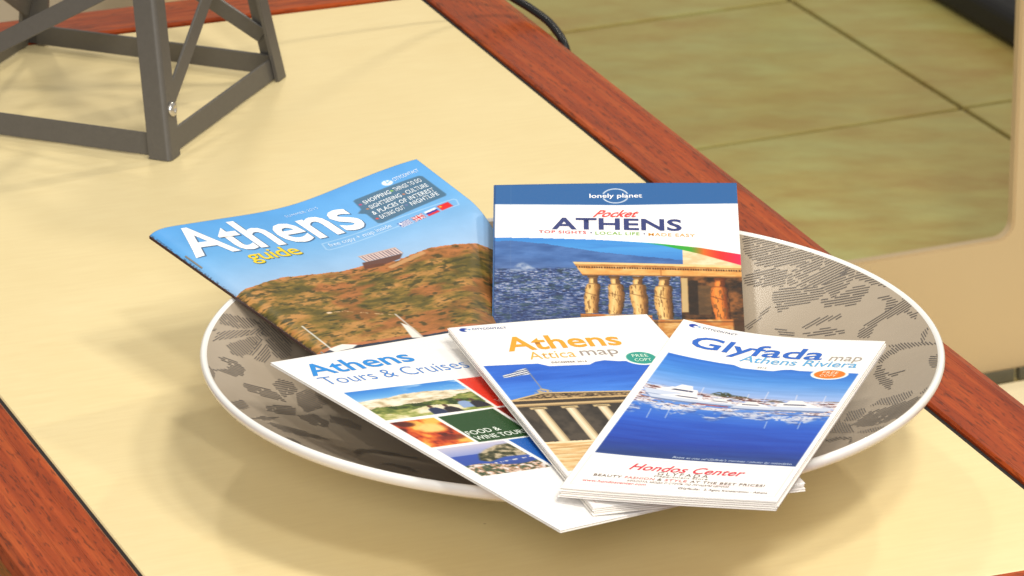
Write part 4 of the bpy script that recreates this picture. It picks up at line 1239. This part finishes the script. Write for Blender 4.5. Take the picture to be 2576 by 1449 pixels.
# ------------------------------------------------------------------ folded maps
g = book_root("folded_map", 'attica', "folded Athens Attica map with orange title and temple photograph, the middle leaflet", "map")
cover('attica', paint_attica, 0.36, M['gloss_print'])
W, H = size('attica')
rr_ = random.Random(3)
for k in range(4):
    sk = [rr_.uniform(-.5, .5) for _ in range(4)]
    slab("fold", 'attica', -.3 + rr_.uniform(-.3, .3), W - .5 + rr_.uniform(-.3, .5), rr_.uniform(0, .5), H + rr_.uniform(-.2, .9) + .4 * k, -0.30 - .70 * k, -0.62 - .70 * k, M['paper' if k % 2 else 'paper2'], 8, 10, sk)
text('attica', "CITYCONTACT", [(9.6, 2.9), (24.8, 4.6), (24.6, 6.7), (9.4, 5.0)], (46, 74, 140), .014, 0, 1.05, .14)
text('attica', "Athens", [(18.4, 16.0), (69.8, 20.0), (68.9, 34.4), (17.4, 32.0)], (238, 160, 36), .018, 0, 1.0, .15, 6.0, "title_lettering")
text('attica', "Attica", [(24.6, 34.4), (45.0, 35.6), (44.4, 43.6), (23.8, 42.4)], (240, 176, 70), -.002, 0, 1.0, .14, 6.0, "title_lettering")
text('attica', "map", [(47.4, 37.4), (64.2, 38.6), (63.8, 46.2), (46.8, 45.4)], (158, 144, 134), -.002, 0, 1.0, .14, 6.0, "title_lettering")
text('attica', "DECEMBER 2014", [(31.6, 46.6), (47.0, 48.4), (46.9, 50.1), (31.5, 48.3)], (126, 106, 94), .016, 0, 1.1, .14)
text('attica', "FREE", [(68.6, 45.4), (75.6, 46.0), (75.3, 49.2), (68.2, 48.6)], (206, 238, 216), .01, 0, 1.1, .14)
text('attica', "COPY", [(68.2, 50.2), (75.6, 50.8), (75.3, 54.0), (67.8, 53.4)], (206, 238, 216), .01, 0, 1.1, .14)

g = book_root("folded_map", 'glyfada', "folded Glyfada Athens Riviera map with blue marina photograph, topmost leaflet", "map")
cover('glyfada', paint_glyfada, 0.36, M['gloss_print'])
W, H = size('glyfada')
for k in range(5):
    sk = [rr_.uniform(-.4, .4) for _ in range(4)]
    slab("fold", 'glyfada', -.2 + rr_.uniform(-.3, .3), W + rr_.uniform(-.3, .5), rr_.uniform(0, .5), H + rr_.uniform(-.2, .5) + .35 * k, -0.32 - .74 * k, -0.66 - .74 * k, M['paper' if k % 2 else 'paper2'], 12, 10, sk)
text('glyfada', "CITYCONTACT", [(10.0, 3.4), (25.6, 3.8), (25.4, 5.8), (9.9, 5.4)], (50, 64, 106), .014, 0, 1.05, .14)
text('glyfada', "Glyfada", [(10.2, 13.4), (69.0, 13.0), (68.0, 30.6), (8.6, 30.8)], (30, 96, 190), .016, 0, 1.0, .15, 6.0, "title_lettering")
text('glyfada', "map", [(72.0, 21.8), (86.0, 21.4), (85.6, 29.0), (71.5, 29.6)], (168, 156, 142), .0, 0, 1.0, .14, 6.0, "title_lettering")
text('glyfada', "Athens Riviera", [(34.4, 26.8), (86.0, 27.4), (85.6, 34.8), (33.8, 34.2)], (88, 166, 214), .006, 0, .98, .13, 6.0, "title_lettering")
text('glyfada', "2015", [(43.6, 38.6), (47.6, 38.7), (47.5, 40.3), (43.5, 40.2)], (120, 120, 120), .01, 0, 1.1, .14)
text('glyfada', "FREE", [(73.0, 40.2), (79.8, 40.3), (79.6, 43.0), (72.8, 42.9)], (252, 226, 190), .01, 0, 1.15, .14)
text('glyfada', "COPY", [(72.6, 43.8), (79.6, 43.9), (79.4, 46.6), (72.4, 46.5)], (252, 226, 190), .01, 0, 1.15, .14)
text('glyfada', "Boats at one of Glyfada's marinas / photo by natisdako", (36.2, 86.5, 149.2, 152.0), (190, 204, 228), .0, .25, 1.0, .14)
text('glyfada', "Hondos Center", [(22.8, 160.2), (70.6, 160.0), (70.0, 166.8), (22.0, 167.0)], (214, 50, 66), .014, .18, 1.0, .14, 8.0)
text('glyfada', "GLYFADA", (35.0, 56.4, 167.4, 170.6), (120, 98, 80), .004, 0, 1.3, .14)
text('glyfada', "Department Store", (34.4, 56.9, 171.0, 173.4), (124, 104, 84), .006, 0, 1.05, .14)
text('glyfada', "BEAUTY", (9.8, 21.6, 174.2, 176.6), (120, 96, 80), .016, 0, 1.1, .14)
text('glyfada', "FASHION", (23.0, 35.4, 174.2, 176.6), (206, 110, 104), .016, 0, 1.1, .14)
text('glyfada', "&", (36.6, 38.6, 174.2, 176.6), (120, 96, 80), .012, 0, 1.0, .14)
text('glyfada', "STYLE", (39.8, 49.0, 174.2, 176.6), (206, 110, 104), .016, 0, 1.1, .14)
text('glyfada', "AT THE BEST PRICES!", (50.4, 81.6, 174.2, 176.6), (120, 96, 80), .016, 0, 1.1, .14)
text('glyfada', "\u041a\u0420\u0410\u0421\u041e\u0422\u0410, \u041c\u041e\u0414\u0410 \u0418 \u0421\u0422\u0418\u041b\u042c \u041f\u041e \u041b\u0423\u0427\u0428\u0418\u041c \u0426\u0415\u041d\u0410\u041c", (24.9, 67.4, 177.8, 180.0), (124, 94, 74), .012, .1, 1.0, .14)
text('glyfada', "www.hondoscenter.com", (6.8, 33.6, 180.4, 182.8), (220, 90, 90), .01, .12, 1.0, .14)
text('glyfada', "Glyfada:", (47.4, 56.6, 182.0, 184.6), (130, 106, 92), .014, 0, 1.0, .14)
text('glyfada', "2, Agiou Konstantinou - Athens", (58.2, 84.6, 182.0, 184.6), (116, 92, 78), .012, 0, 1.0, .14)
